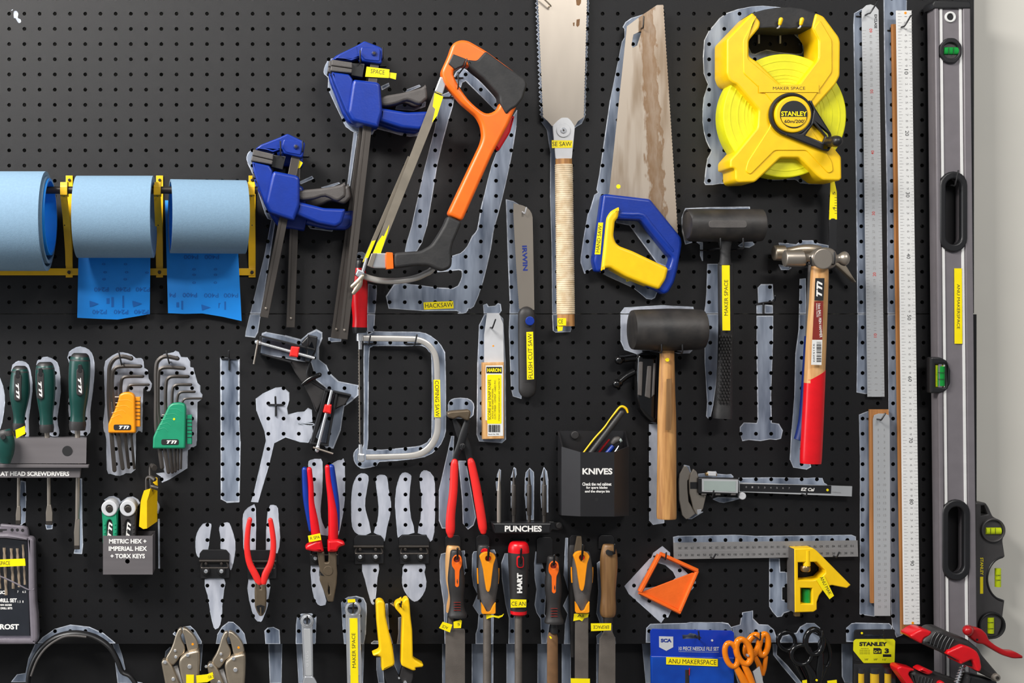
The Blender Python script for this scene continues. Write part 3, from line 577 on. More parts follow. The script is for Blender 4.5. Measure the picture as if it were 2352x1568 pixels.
# ---------------------------------------------------------------- quick-grip bar clamps
APX = cB.p(1000, 115)
def clamp(label, rot, dx, dy, d0, bar_end, lab=None, dim=False):
    a = math.radians(rot); ca, sa = math.cos(a), math.sin(a)
    def f(x, y):
        x, y = x - APX[0], y - APX[1]
        return (APX[0] + dx + x * ca - y * sa, APX[1] + dy + x * sa + y * ca)
    F = lambda *q: [f(*p) for p in cB(*q)]
    t = T('bar_clamp', label, 'clamp', (*f(850, 280), d0), group='blue quick-grip bar clamps')
    J = plate(t, 'fixed_jaw', F(762,250, 800,215, 935,150, 1000,113, 1122,160, 1142,178, 1134,280, 1120,290, 985,270, 968,236, 900,266, 772,258), d0 + 2, d0 + 26, 'blue', 2.5, [F(835,235, 930,180, 938,232, 898,250)], rnd=3, res=2)
    plate(t, 'jaw_web', F(800,235, 930,170, 940,240, 900,258), d0 + 8, d0 + 20, 'blue_dark', 0.5, par=J)
    plate(t, 'jaw_panel', F(975,160, 1110,165, 1122,190, 1115,270, 1000,258, 965,215), d0 + 25, d0 + 27.5, 'blue', 1.2, rnd=4, par=J)
    disc(t, 'screw', *f(*cB.p(1073, 208)), 5.6, d0 + 26, d0 + 30, 'blue_dark', 0.8, par=J)
    disc(t, 'screw_head', *f(*cB.p(1073, 208)), 3.2, d0 + 29, d0 + 31, 'dark_steel', 0.5, par=J)
    plate(t, 'jaw_pad', F(745,256, 905,280, 905,326, 742,302), d0 + 3, d0 + 30, 'grey_plastic', 1.5, rnd=2); plate(t, 'jaw_pad', F(740,306, 905,330, 900,362, 735,345), d0 + 3, d0 + 30, 'grey_plastic', 1.5, rnd=2)
    plate(t, 'pad_mount', F(900,285, 1000,290, 985,395, 895,380), d0 + 6, d0 + 22, 'black', 1)
    plate(t, 'moving_jaw', F(745,350, 880,370, 910,410, 930,735, 900,725, 858,655, 760,420), d0 + 4, d0 + 28, 'blue', 3, rnd=3, res=2)
    plate(t, 'body', F(918,408, 1096,428, 1122,448, 1138,640, 1136,670, 1106,778, 1086,776, 925,736, 905,722, 872,660, 905,440), d0, d0 + 36, 'blue', 5, rnd=4, res=3)
    plate(t, 'trigger', F(1132,545, 1290,512, 1440,472, 1472,450, 1486,545, 1470,570, 1420,600, 1330,570, 1240,600, 1136,612), d0 + 8, d0 + 26, 'grey_plastic', 4, sm=3, res=2)
    plate(t, 'handle', F(1120,628, 1330,662, 1495,655, 1492,690, 1475,768, 1430,800, 1290,785, 1110,728), d0 + 4, d0 + 30, 'blue', 5, rnd=5, res=3)
    x0, y0 = cB.p(1083, 245); ang = math.radians(6.5) ; L = bar_end
    pts = [(x0 - 10.2, y0), (x0 + 9.6, y0 + 2), (x0 + 9.6 - math.tan(ang) * L, y0 + L + 2), (x0 - 10.2 - math.tan(ang) * L, y0 + L)]
    bar = plate(t, 'bar', [f(*p) for p in pts], d0 + 10, d0 + 20, 'bar_steel', 0.8)
    gp = [(x0 - 4.5 - math.tan(ang) * 60, y0 + 60), (x0 - 2.5 - math.tan(ang) * 60, y0 + 60), (x0 - 2.5 - math.tan(ang) * (L - 25), y0 + L - 25), (x0 - 4.5 - math.tan(ang) * (L - 25), y0 + L - 25)]
    plate(t, 'groove', [f(*p) for p in gp], d0 + 19.6, d0 + 20.3, 'dark_steel', 0.1, par=bar)
    disc(t, 'stop_pin', *f(x0 - math.tan(ang) * (L - 20), y0 + L - 20), 2.6, d0 + 19, d0 + 22, 'steel', 0.5, par=bar, n=12)
    return t, F, f
t, F, f = clamp('larger blue bar clamp with a yellow SPACE label and grey trigger', 0, 0, 0, 40, 645)
tape(t, F(1015,312, 1192,334, 1186,400, 1004,390), 62.5, 'SPACE', *f(*cB.p(1100, 352)), 32, 10, -6)
tape(t, F(1182,355, 1246,364, 1240,412, 1180,396), 60)
sx, sy = cB.p(405, 830); dx_, dy_ = sx - APX[0], sy - APX[1]
t, F, f = clamp('smaller blue bar clamp hanging beside the sandpaper rack', 4.7, dx_, dy_, 40, 385)
plate(t, 'label_tape', cG(375,225, 425,262, 405,300, 355,308), 56, 57, 'label', 0.1, label='scrap of yellow label tape')
clamp('blue bar clamp hidden behind the larger labelled bar clamp', 1.2, -5, 4, 2, 640)
clamp('blue bar clamp behind the smaller one, its bar hanging straight down', -4.6, dx_ - 8, dy_ + 27, 2, 378)
hook(cB.p(965, 275), cB.p(965, 190), 72, 'black wire peg hook left prong under the larger clamp jaw'); hook(cB.p(1142, 240), cB.p(1140, 168), 72, 'black wire peg hook right prong under the larger clamp jaw')
hook(cB.p(352, 985), cB.p(350, 890), 72, 'black wire peg hook left prong under the smaller clamp jaw'); hook(cB.p(522, 960), cB.p(522, 885), 72, 'black wire peg hook right prong under the smaller clamp jaw')
# ---------------------------------------------------------------- hacksaws
DOFF = 32.0
t = T('hacksaw', 'orange hacksaw with black rubber grips and a yellow-marked blade', 'hacksaw', (1090, 480, 30))
plate(t, 'frame', cB(1590,350, 1650,220, 1680,130, 1740,102, 1800,108, 1935,185, 2240,410, 2255,450, 2170,625, 2110,760, 1990,980, 1755,1505, 1640,1450, 1900,900, 1915,840, 1905,760, 1870,690, 1750,590, 1620,440), 30, 56, 'orange', 5, [cat_rom(cB(1690,345, 1790,300, 1920,400, 2040,530, 2045,590, 2020,640, 1960,670, 1900,650, 1800,560, 1720,440), 3, True)], rnd=9, res=3)
plate(t, 'grip', cB(1868,265, 1935,190, 2080,298, 2240,408, 2256,450, 2222,560, 2172,622, 2132,642, 2095,682, 2070,640, 2043,590, 2040,535, 1920,402, 1815,320, 1785,255), 27, 59, 'rubber', 3.5, rnd=6, res=3)
plate(t, 'front_pad', cB(1683,213, 1785,252, 1762,305, 1722,320, 1698,335, 1645,290), 50, 58, 'charcoal', 1.5, rnd=3)
plate(t, 'lower_grip', cH(1272,72, 1442,148, 1400,250, 1335,400, 1312,500, 1325,600, 1312,690, 1220,730, 1150,712, 1050,664, 900,662, 640,700, 628,600, 642,510, 950,490, 1080,420, 1160,300, 1230,180), 30, 56, 'rubber', 4.5, rnd=8, res=3)
plate(t, 'collar', cH(548,505, 626,510, 636,700, 553,706), 33, 57, 'orange', 0.8, rnd=2)
plate(t, 'blade_block', cH(385,515, 548,515, 550,696, 405,690, 345,668), 36, 52, 'chrome', 2, rnd=3); plate(t, 'clamp_plate', cH(375,520, 440,515, 385,690, 325,665), 50, 54, 'steel', 1, rnd=2)
plate(t, 'blade_clip', cB(1585,385, 1636,420, 1602,528, 1540,502), 38, 50, 'chrome', 1.5, rnd=3)
bl = plate(t, 'blade', cB(1537,510, 1608,540) + cH(482,520, 388,520), 43, 45, 'blade_grey', 0.2)
plate(t, 'yellow_marking', cB(1539,515, 1606,543, 1560,690, 1520,745, 1545,640, 1525,620), 45, 45.3, 'label', 0.05, par=bl); plate(t, 'yellow_marking', cH(586,180, 560,290, 482,519, 390,519, 440,400, 500,310, 520,320), 45, 45.3, 'label', 0.05, par=bl)
DOFF = 30.0
t = T('hacksaw', 'chrome tube-frame hacksaw with red handle hanging behind the orange hacksaw', 'hacksaw', (1000, 560, 10))
sweep(t, 'frame_tube', [*cH.w(18, 240,760,37, 350,812,37, 500,842,37, 700,842,37, 880,812,37, 1000,762,37, 1100,690,37), (1025, 560, 16, 7), (1075, 430, 16, 7), (1120, 300, 16, 7)], 'tube', n=16)
plate(t, 'handle', cB(2020,720, 2090,700, 2160,690, 2124,820, 2036,965, 1980,900), 10, 24, 'red', 3, rnd=4)
bl = plate(t, 'blade', [(832, 601), (846, 592), (948, 363), (937, 358)], 20, 22, 'blade_grey', 0.2)
plate(t, 'yellow_marking', cH(378,375, 425,365, 338,570, 270,625), 22, 22.3, 'label', 0.05, par=bl)
sweep(t, 'tension_pin', cH.w(24, 320,575,22, 275,730,22), 'chrome', n=10, sub=1); plate(t, 'end_block', cH(215,700, 300,740, 265,830, 180,775), 14, 30, 'chrome', 2, rnd=3)
sweep(t, 'wing_nut', cH.w(40, 270,790,26, 215,860,34, 150,910,24), 'nickel', n=10, flat=0.6, cap='round'); sweep(t, 'wing_nut', cH.w(40, 250,820,26, 225,900,36, 165,985,22), 'nickel', n=10, flat=0.6, cap='round')
DOFF = 0.0
hook(cB.p(1722, 470), cB.p(1722, 360), 94, 'black wire peg hook inside the orange hacksaw grip')
hook(cB.p(1772, 310), cB.p(1788, 255), 96, 'black wire peg hook end pressed against the orange hacksaw top')
# ---------------------------------------------------------------- coping saw
t = T('coping_saw', 'coping saw with red handle, chrome bow frame and yellow COPING SAW label', 'coping saw', (826, 680, 20))
sweep(t, 'handle', cH.w(22, 236,690,62, 232,760,82, 230,850,96, 230,950,102, 232,1080,97, 236,1200,90, 238,1300,86, 236,1388,88), 'red', n=20)
sweep(t, 'handle_cap', cH.w(22, 236,590,40, 236,610,56, 236,692,64), 'black', n=20, sub=2); sweep(t, 'ferrule', cH.w(22, 236,1388,88, 236,1432,84) + cO.w(22, 208,110,70), 'black', n=20, sub=1)
sweep(t, 'collar', cO.w(22, 208,118,38, 208,190,38), 'chrome', n=18, sub=1); sweep(t, 'blade_holder', cO.w(22, 212,188,22, 212,278,20), 'chrome', n=12, sub=1)
bx = [cO.p(196 - 7 * (i % 2) + i * 0.12, 275 + i * 16) for i in range(61)]
plate(t, 'blade', bx + cO(214,1250, 205,275), 21, 22.5, 'steel', 0.1)
sweep(t, 'blade_holder', cO.w(22, 214,1255,20, 214,1350,22), 'chrome', n=12, sub=1); plate(t, 'end_collar', cO(185,1352, 260,1352, 262,1425, 240,1440, 205,1440, 187,1425), 16, 28, 'chrome', 2, rnd=2)
sweep(t, 'frame', cO.w(22, 245,163,30, 470,166,30, 690,170,30, 800,178,30, 900,222,30, 972,310,30, 998,430,30, 1004,620,30, 1006,850,30, 1010,1060,32, 990,1180,34, 925,1285,34, 830,1350,33, 700,1374,30, 480,1382,29, 270,1386,28), 'tube', n=16, flat=0.55, sq=3)
tape(t, cO(966,590, 1034,590, 1041,975, 974,975), 26.3, 'COPING SAW', *cO.p(1003, 785), 82, 9, -89)
hook(cO.p(300, 225), cO.p(316, 140), 36, 'black wire peg hook under the coping saw frame near its red handle'); hook(cO.p(775, 225), cO.p(795, 130), 36, 'black wire peg hook under the coping saw frame bend')
# ---------------------------------------------------------------- Japanese pull saw
t = T('pull_saw', 'double-edged Japanese pull saw with cane-wrapped handle hung blade up', 'saw', (1297, 300, 12))
lt = [cC.p(215 + 52 * i / 90 - 7 * (i % 2), -150 + i * 13.4) for i in range(91)]; rt = [cC.p(660 - 32 * i / 90 + 7 * (i % 2), -150 + i * 13.4) for i in range(91)]
plate(t, 'blade', lt + cC(300,1085, 345,1135, 548,1140, 580,1090) + rt[::-1], 14, 15, 'steel', 0.1)
for a in ((560,-6, 608,-4, 604,30, 588,52, 566,46), (566,176, 596,170, 592,226, 574,244, 562,228), (532,205, 548,202, 545,236, 536,232)): plate(t, 'rust_spot', cC(*a), 15, 15.2, 'rust_film', 0.05)
nk = plate(t, 'neck', cC(350,1132, 392,1088, 432,1058, 490,1058, 520,1088, 552,1140, 524,1432, 378,1432), 13, 17.5, 'steel_neck', 0.6, rnd=4)
disc(t, 'washer', *cC.p(449, 1172), 15.8, 17.5, 19.5, 'steel_neck', 0.4, par=nk); disc(t, 'screw', *cC.p(449, 1172), 6.6, 19.5, 21.5, 'chrome', 0.6, par=nk, n=16)
quads(t, 'screw_slot', [cC(440,1172, 446,1160, 458,1172, 452,1184)], 21.7, 'dark_steel', par=nk)
tape(t, cC(342,1262, 530,1264, 528,1330, 344,1332), 18, 'SE SAW', *cC.p(434, 1296), 44, 10)
A0, A1 = cAE.p(221, 340), cAE.p(236, 1475)
def hp(s, r, d=16): return (A0[0] + (A1[0] - A0[0]) * s, A0[1] + (A1[1] - A0[1]) * s, d, r)
sweep(t, 'handle_core', [hp(0, 19), hp(0.5, 19.5), hp(1, 19.8)], 'wood', n=20, flat=0.62, sub=2)
wr = []
for i in range(72):
    s0 = 0.032 + i * 0.01245
    for q, rr in ((0, 19.6), (0.25, 20.6), (0.5, 20.8), (0.75, 20.6)): wr.append(hp(s0 + q * 0.01245, rr + 0.4 * s0))
sweep(t, 'cane_wrap', wr + [hp(0.032 + 72 * 0.01245, 19.6)], 'cane', n=20, flat=0.64, sub=1)
tape(t, cAE(177,1420, 238,1420, 237,1470, 178,1470), 30, 'CE', *cAE.p(200, 1443), 11, 9); tape(t, cAE(176,1473, 216,1473, 212,1505, 180,1510), 28)
hook(cC.p(330, 48), cC.p(252, -30), 24, 'grey wire peg hook through the pull saw blade at the top', m='nickel')
# ---------------------------------------------------------------- hand saw
t = T('hand_saw', 'hand saw with stained steel blade and blue and yellow plastic handle', 'saw', (1465, 560, 14))
rt = [(1523 + 33.5 * i / 130 + 1.4 * (i % 2), 11 + 525 * i / 130) for i in range(131)]
bl = plate(t, 'blade', [(1440.2, 60), (1473, 35.7), (1509, 11.5)] + rt + cI(1215,740, 1180,740, 850,350, 400,310) + [(1399, 448)], 18, 19.2, 'rust_blade', 0.15, [cC(1078,312, 1138,282, 1150,286, 1112,408, 1072,430, 1060,405)])
disc(t, 'yellow_sticker', *cI.p(525, 147), 5, 19.2, 19.5, 'label', 0.05, par=bl, n=16)
plate(t, 'handle', cI(345,240, 400,235, 910,295, 1285,760, 1296,835, 1240,1150, 1200,1300, 1130,1420, 1080,1442, 1000,1392, 620,1232, 430,1122, 300,1177, 260,1160, 230,1040, 300,560), 6, 32, 'blue', 5, [rounded(cI(500,540, 800,552, 1128,960, 1172,1000, 1132,1125, 540,862, 490,800, 475,700, 490,580), 5)], rnd=5, res=3)
sweep(t, 'inner_rib', cI.w(29, 560,478,38, 690,484,40, 815,492,40, 900,600,40, 1170,920,34), 'blue', n=10, flat=0.8, cap='round', sub=2)
plate(t, 'grip', cI(546,385, 540,450, 525,528, 490,562, 472,740, 500,822, 545,862, 700,920, 1132,1125, 1100,1260, 1020,1386, 840,1322, 620,1232, 430,1122, 370,1130, 320,1170, 345,950, 388,520, 440,440), 3, 37, 'yellow', 5, rnd=6, res=3)
tape(t, cI(284,580, 342,580, 308,962, 240,962), 32.5, 'HAND SAW', *cI.p(290, 775), 62, 8.5, 84)
hook(cC.p(1165, 245), cC.p(1170, 150), 28, 'grey wire peg hook through the top of the hand saw blade', m='dark_steel')
# ---------------------------------------------------------------- tape reel
t = T('tape_reel', 'yellow open-reel measuring tape with black crank and round maker badge', 'tape measure', (1803, 330, 12))
disc(t, 'tape_coil', *cD.p(721, 946), 142, 16, 52, 'tape_yellow', 2, n=80)
for i, r in enumerate((128, 110, 96, 88, 80)): disc(t, 'coil_turn', *cD.p(721, 946), r, 51.6, 52.5, 'tape_yellow', 0.35, hole=r - 3.5, n=64)
plate(t, 'frame', cD(460,100, 525,178, 517,225, 430,330, 430,460, 500,505, 690,690, 830,690, 985,497, 996,470, 996,320, 945,230, 977,105, 1042,132, 1166,300, 1178,340, 1175,620, 1140,690, 965,885, 965,1010, 1132,1217, 1186,1282, 1190,1460, 1170,1478, 1040,1475, 990,1440, 840,1290, 690,1290, 545,1430, 480,1490, 345,1495, 318,1470, 316,1380, 275,1375, 275,1305, 335,1240, 500,1040, 510,900, 330,690, 300,680, 270,655, 248,600, 248,320), 8, 66, 'yellow', 3, rnd=5, res=2)
plate(t, 'inner_ridge', cD(490,120, 380,330, 385,600, 560,760, 640,860, 600,1040, 420,1320, 400,1400, 440,1430, 640,1230, 900,1230, 1080,1420, 1120,1400, 1110,1320, 930,1040, 920,860, 1110,590, 1110,330, 1010,160, 960,230, 1010,330, 1005,480, 840,700, 680,700, 420,480, 420,330), 64, 67.5, 'yellow', 1.2, rnd=6, res=2)
plate(t, 'carry_grip', cD(455,104, 560,76, 660,60, 760,56, 860,68, 990,106, 968,228, 860,226, 760,238, 620,228, 505,234, 500,178), 12, 63, 'rubber', 2.5, res=3)
hx, hy = cD.p(778, 935)
disc(t, 'crank_ring', hx, hy, 50.5, 67, 75, 'black', 2.5, hole=42, n=48)
cr = plate(t, 'crank', cD(925,815, 955,850, 1105,1090, 1120,1175, 1085,1238, 1040,1232, 740,1112, 720,1090, 860,1090, 940,1010, 960,900), 67, 75, 'black', 2.5, [cD(966,1005, 1056,1116, 1036,1162, 895,1106)], rnd=3, res=2)
sweep(t, 'crank_knob', [(*cD.p(1085, 1160), 75, 11), (*cD.p(1092, 1160), 80, 12.5), (*cD.p(1112, 1158), 92, 11), (*cD.p(1135, 1156), 100, 13.5), (*cD.p(1150, 1155), 112, 12.5)], 'black', n=18, cap='round', par=cr)
disc(t, 'hub', hx + 4, hy, 42, 66, 78, 'yellow', 2.5, n=48)
bd = disc(t, 'badge', *cD.p(796, 935), 31.5, 78, 79.5, 'black', 0.4, n=40)
bx, by = cD.p(796, 935)
plate(t, 'badge_field', [(bx + 29 * math.cos(math.pi * i / 20), by + 6 + 23 * math.sin(math.pi * i / 20)) for i in range(21)], 79.4, 79.8, 'yellow', 0.1, par=bd)
text(t, 'lettering', 'STANLEY', *cD.p(797, 930), 59, 11, 80.1, 'label', bold=0.03, par=bd); text(t, 'lettering', "60m/200'", *cD.p(801, 992), 46, 8, 80.1, 'ink', bold=0.015, par=bd)
tape(t, cD.r(510, 692, 1000, 755), 68.6, 'MAKER SPACE', *cD.p(757, 722), 74, 7, m='yellow')
plate(t, 'tape_end', cD(1095,1478, 1128,1478) + [(1922, 440)] + cJ(1666,278, 1650,278, 1640,268, 1612,268, 1600,280, 1588,280) + [(1907.4, 440)], 30, 31, 'label', 0.1)
plate(t, 'end_loop', cJ(1588,280, 1600,280, 1612,268, 1640,268, 1650,278, 1666,278, 1664,585, 1588,585), 29, 32, 'black', 0.4)
texts(t, 'tape_print', [('4', *cJ.p(1635, 168), 7, 6, 90), ('5', *cJ.p(1635, 15), 7, 6, 90)] + [('-', *cJ.p(1652, 60 + 26 * i), 5, 1, 0) for i in range(7)], 31.2, 'ink')
t = T('double_hook', 'white wire double hook with yellow rubber tips carrying the measuring tape', 'hook', (1775, 70, 0))
for x in (690, 862):
    sweep(t, 'prong', [(*cD.p(x - 50 - 60, 238), 0, 2), (*cD.p(x - 70, 230), 30, 2), (*cD.p(x - 22, 228), 66, 2), (*cD.p(x - 10, 205), 70, 2), (*cD.p(x, 160), 72, 2)], 'off_white', n=8)
    sweep(t, 'rubber_tip', [(*cD.p(x - 8, 195), 71, 4), (*cD.p(x, 160), 72, 5)], 'yellow', n=12, sub=2, cap='round')
sweep(t, 'cross_bar', [(*cD.p(480, 245), 3, 1.8), (*cD.p(735, 252), 3, 1.8)], 'off_white', n=8, sub=1)
for x in (510, 684): sweep(t, 'leg', [(*cD.p(x, 240), 3, 2.2), (*cD.p(x, 356), 3, 2.2)], 'off_white', n=8, sub=1)
# ---------------------------------------------------------------- rulers
def lerp(a, b, s): return (a[0] + (b[0] - a[0]) * s, a[1] + (b[1] - a[1]) * s)
t = T('steel_ruler', 'long steel ruler with rounded hanging end and red tens', 'ruler', (2005, 900, 4))
plate(t, 'blade', [(1979.3, 30), (1981, 20), (1990, 12), (2000, 10), (2011, 14), (2018, 23), (2031.8, 911), (1992.6, 911)], 6, 7.2, 'alu', 0.1)
R0, R1 = (2000, 70), (2010.5, 770)
def on(s, off): q = lerp(R0, R1, s); return (q[0] + off, q[1])
texts(t, 'numbers', [(str(n), *on((60 - n) / 50, 0), 6.5 if n > 9 else (1.4 if n == 1 else 3.5), 5.5, 90) for n in range(1, 60) if n % 10], 7.35, 'grey_ink')
texts(t, 'tens', [(str(n), *on((60 - n) / 50, 0), 9, 7, 90) for n in (10, 20, 30, 40, 50, 60)], 7.35, 'red_ink', bold=0.01)
tk = []
for n in range(0, 121):
    s = (60 - n / 2) / 50; L = 8 if n % 2 == 0 else 5
    for off, sg in ((-18.6, 1), (18.8, -1)):
        x, y = on(s, off); tk.append([(x, y - 0.4), (x + sg * L, y - 0.4), (x + sg * L, y + 0.4), (x, y + 0.4)])
quads(t, 'graduations', tk, 7.3, 'grey_ink')
text(t, 'maker_mark', 'EXCLASE', *cE.p(255, 175), 32, 6, 7.35, 'ink', -90, bold=0.03)
hook(cE.p(212, 102), cE.p(272, 8), 26, 'black wire peg hook through the long steel ruler')
t = T('wooden_ruler', 'wooden ruler hanging behind the white metre ruler', 'ruler', (2075, 1440, 2), solo=True)
plate(t, 'wooden_ruler', [(2049.5, 55), (2086, 55), (2106, 1455), (2071, 1456)], 5, 11, 'wood_rule', 0.6)
texts(t, 'numbers', [('0', *cAA.p(955, 335), 6, 5, -90), ('100', *cAA.p(1030, 330), 12, 6, -90)], 11.2, 'ink')
t = T('metre_ruler', 'white one-metre ruler with black centimetre numbers from top to bottom', 'ruler', (2090, 1430, 12))
plate(t, 'blade', [(2059.3, 24), (2093.8, 24), (2113.3, 1433), (2076.8, 1434)], 20, 23, 'white', 0.4)
R0, R1 = (2079, 24), (2096, 1434)
def on(s, off): q = lerp(R0, R1, s); return (q[0] + off, q[1])
texts(t, 'numbers', [(str(n % 10), *on(n / 100, 1), 1.6 if n % 10 == 1 else 4.5, 5.5, -90) for n in range(1, 100) if n % 10], 23.15, 'grey_ink')
texts(t, 'tens', [(str(n), *on(n / 100, 1), 12, 8.5, -90) for n in range(10, 100, 10)], 23.15, 'ink')
tk = []
for n in range(0, 201):
    L = 9 if n % 2 == 0 else 6
    for off, sg in ((-17, 1), (16.2, -1)):
        x, y = on(n / 200, off); tk.append([(x, y - 0.4), (x + sg * L, y - 0.4), (x + sg * L, y + 0.4), (x, y + 0.4)])
quads(t, 'graduations', tk, 23.1, 'grey_ink')
for c_, x, y in ((cE, 498, 106), (cAA, 1023, 262)): disc(t, 'yellow_sticker', *c_.p(x, y), 3, 23, 23.3, 'hex_orange', 0.05, n=14)
hook(cE.p(492, 210), cE.p(542, 128), 34, 'black wire peg hook through the white metre ruler')
t = T('wooden_ruler', 'short wooden ruler showing beside the shiny steel ruler', 'ruler', (2020, 1380, 2), solo=True)
plate(t, 'wooden_ruler', [(1998.4, 940), (2041.4, 940), (2043, 1385), (2001, 1385)], 3, 9, 'wood_rule', 0.6)
t = T('steel_ruler', 'short shiny steel ruler hung in front of a wooden ruler', 'ruler', (2026, 1410, 10))
plate(t, 'blade', [(2005.4, 962), (2008, 953), (2018, 949.5), (2033, 949.5), (2041, 953), (2043.6, 960), (2045.2, 1414), (2008.6, 1414)], 11, 12.2, 'alu', 0.1)
texts(t, 'numbers', [(str(n), lerp((2017, 985), (2020, 1400), (n - 1) / 30)[0] + o, 987 + (n - 1) * 14, 6 if n > 9 else (1.4 if n == 1 else 3.5), 5.5, 0) for n in range(1, 31) for o in (0, 14)], 12.4, 'grey_ink')
hook(cAB.p(264, 200), cAB.p(292, 155), 26, 'black wire peg hook through the short shiny steel ruler')
# ---------------------------------------------------------------- long box level
def lev(y): return 14.5 * (y - 17) / 1380
LX = lambda x, y: (x + lev(y), y)
Q = lambda x0, y0, x1, y1: [LX(x0, y0), LX(x1, y0), LX(x1, y1), LX(x0, y1)]
t = T('box_level', 'long grey box level with white stripes, two hand slots and yellow ANU MAKERSPACE label', 'spirit level', (2195, 1560, 8))
sl1 = capsule(2191.5, 405, 566, 21); sl2 = capsule(2197.5, 1158, 1322, 21)
plate(t, 'body', Q(2147, 14, 2229, 1640), 8, 34, 'level_grey', 3, [sl1, sl2], res=2)
plate(t, 'rail', Q(2147, 14, 2156, 1640), 30, 37, 'level_grey', 1.5); plate(t, 'rail', Q(2212, 14, 2229, 1640), 30, 37, 'level_grey', 1.5)
for x in (2158.5, 2203): plate(t, 'stripe', Q(x, 18, x + 6, 1640), 33.6, 35.4, 'white', 0.3, [])
plate(t, 'end_cap', [(2146, 2), (2226, 2), (2231, 8), (2231, 19), (2144, 19), (2142, 9)], 7, 39, 'black', 2)
disc(t, 'hanging_eye', *cE.p(868, 137), 12.5, 33, 36.5, 'white', 0.6, hole=8); disc(t, 'eye_hole', *cE.p(868, 137), 8, 33.5, 34.3, 'black', 0.1)
for i, c_ in enumerate(((2191.5, 393, 579, 31.5), (2197.5, 1147, 1334, 32))): plate(t, 'hand_slot_rim', capsule(*c_), 28, 39, 'black', 2.5, [capsule(c_[0], c_[1] + 17, c_[2] - 18, 18)], res=2)
for i, (y0, y1) in enumerate(((405, 566), (1158, 1322))): plate(t, 'slot_lining', capsule(2191.5 + i * 6, y0, y1, 20.9), 6, 9, 'black', 0.3)
cx, cy = cE.p(872, 413)
oc = [(cx + 27.5 * math.cos(a), cy + 31.5 * math.sin(a)) for a in [math.radians(22.5 + 45 * i) for i in range(8)]]
v = plate(t, 'vial_rim', oc, 33, 39, 'black', 1.5, [circ(cx, cy, 18.5, 28)], rnd=7); disc(t, 'vial_window', cx, cy, 18.6, 33, 34.5, 'level_dark', 0.2, par=v)
sweep(t, 'vial', [(cx - 17, cy + 1, 35, 8.5), (cx + 17, cy + 1, 35, 8.5)], 'emerald', n=16, sub=1, flat=0.5, par=v); quads(t, 'vial_marks', [ID.r(cx + x, cy - 7, cx + x + 1.2, cy + 9) for x in (-6, 5)], 39.4, 'ink', par=v)
v = plate(t, 'vial_rim', [(2138, 820), (2160, 820), (2176, 828), (2184, 850), (2184, 880), (2174, 897), (2160, 903), (2138, 903)], 24, 39, 'black', 2.5, [ID.r(2149, 836, 2173, 889)], rnd=4)
sweep(t, 'vial', [(2161.5, 841, 34.5, 8.5), (2161.5, 886, 34.5, 8.5)], 'emerald', n=16, sub=1, flat=0.5, par=v); quads(t, 'vial_marks', [ID.r(2153, 863 + y, 2170, 864.2 + y) for y in (-8, 7)], 39.2, 'ink', par=v); plate(t, 'vial_frame', ID.r(2149, 838, 2174, 888), 31, 34.5, 'lime', 0.3, par=v)
tape(t, cAC(790,615, 845,615, 848,1158, 792,1158), 36, 'ANU MAKERSPACE', *cAC.p(820, 890), 103, 6.5, -90)
hook((2194, 424), (2201, 392), 46, 'black wire peg hook in the upper hand slot of the long level', bar=False)
# ---------------------------------------------------------------- small torpedo level
t = T('torpedo_level', 'small dark grey torpedo level with three lime vials against the white wall', 'spirit level', (2272, 1440, 0))
arc = [cAB.p(1160 + 128 * math.cos(math.radians(a)), 1345 + 152 * math.sin(math.radians(a))) for a in range(-95, -266, -14)]
plate(t, 'body', cAB(940,795, 1018,797, 1040,830, 1068,895, 1140,935, 1162,990, 1140,1070, 1157,1185) + arc + cAB(1155,1500, 1145,1580) + [(2301, 1440), (2290, 1466), (2268, 1470), (2240, 1455)], -10, 14, 'level_dark', 2.5, [cAB(985,820, 1008,818, 1032,880, 985,890)], rnd=4, res=2)
sweep(t, 'arch_rim', [(*cAB.p(1160 + 134 * math.cos(math.radians(a)), 1345 + 160 * math.sin(math.radians(a))), 14, 2.4) for a in range(-100, -261, -16)], 'black', n=8)
for (cx, cy), r, hz in ((cAB.p(1075, 997), 28, True), (cAA.p(1980, 295), 31, False)):
    v = disc(t, 'vial_rim', cx, cy, r, 6, 19, 'level_dark' if hz else 'black', 2, hole=r - 5, n=36); disc(t, 'vial_well', cx, cy, r - 5, 6, 11, 'black', 0.3, par=v)
    sweep(t, 'vial', [(cx - 19, cy + 1, 14, 8), (cx + 15, cy + 1, 14, 8)] if hz else [(cx - 5, cy - 19, 14, 7.5), (cx - 5, cy + 17, 14, 7.5)], 'lime', n=16, sub=1, flat=0.7, par=v); quads(t, 'vial_marks', [ID.r(cx - 8, cy - 6, cx - 7, cy + 8), ID.r(cx + 3, cy - 6, cx + 4, cy + 8)] if hz else [ID.r(cx - 12, cy - 8, cx + 2, cy - 7), ID.r(cx - 12, cy + 6, cx + 2, cy + 7)], 18.4, 'ink', par=v)
sweep(t, 'vial', cAB.w(5, 1104,1268,22, 1104,1402,22), 'lime', n=16, sub=1, flat=0.8); quads(t, 'vial_marks', [cAB.r(1084, 1318, 1124, 1321), cAB.r(1084, 1352, 1124, 1355)], 9.9, 'ink')
text(t, 'lettering', 'STANLEY', *cAB.p(988, 1255), 40, 7, 14.2, 'label', -90, bold=0.02); quads(t, 'print_bar', [cAB.r(976, 1330, 998, 1452)], 14.2, 'label')
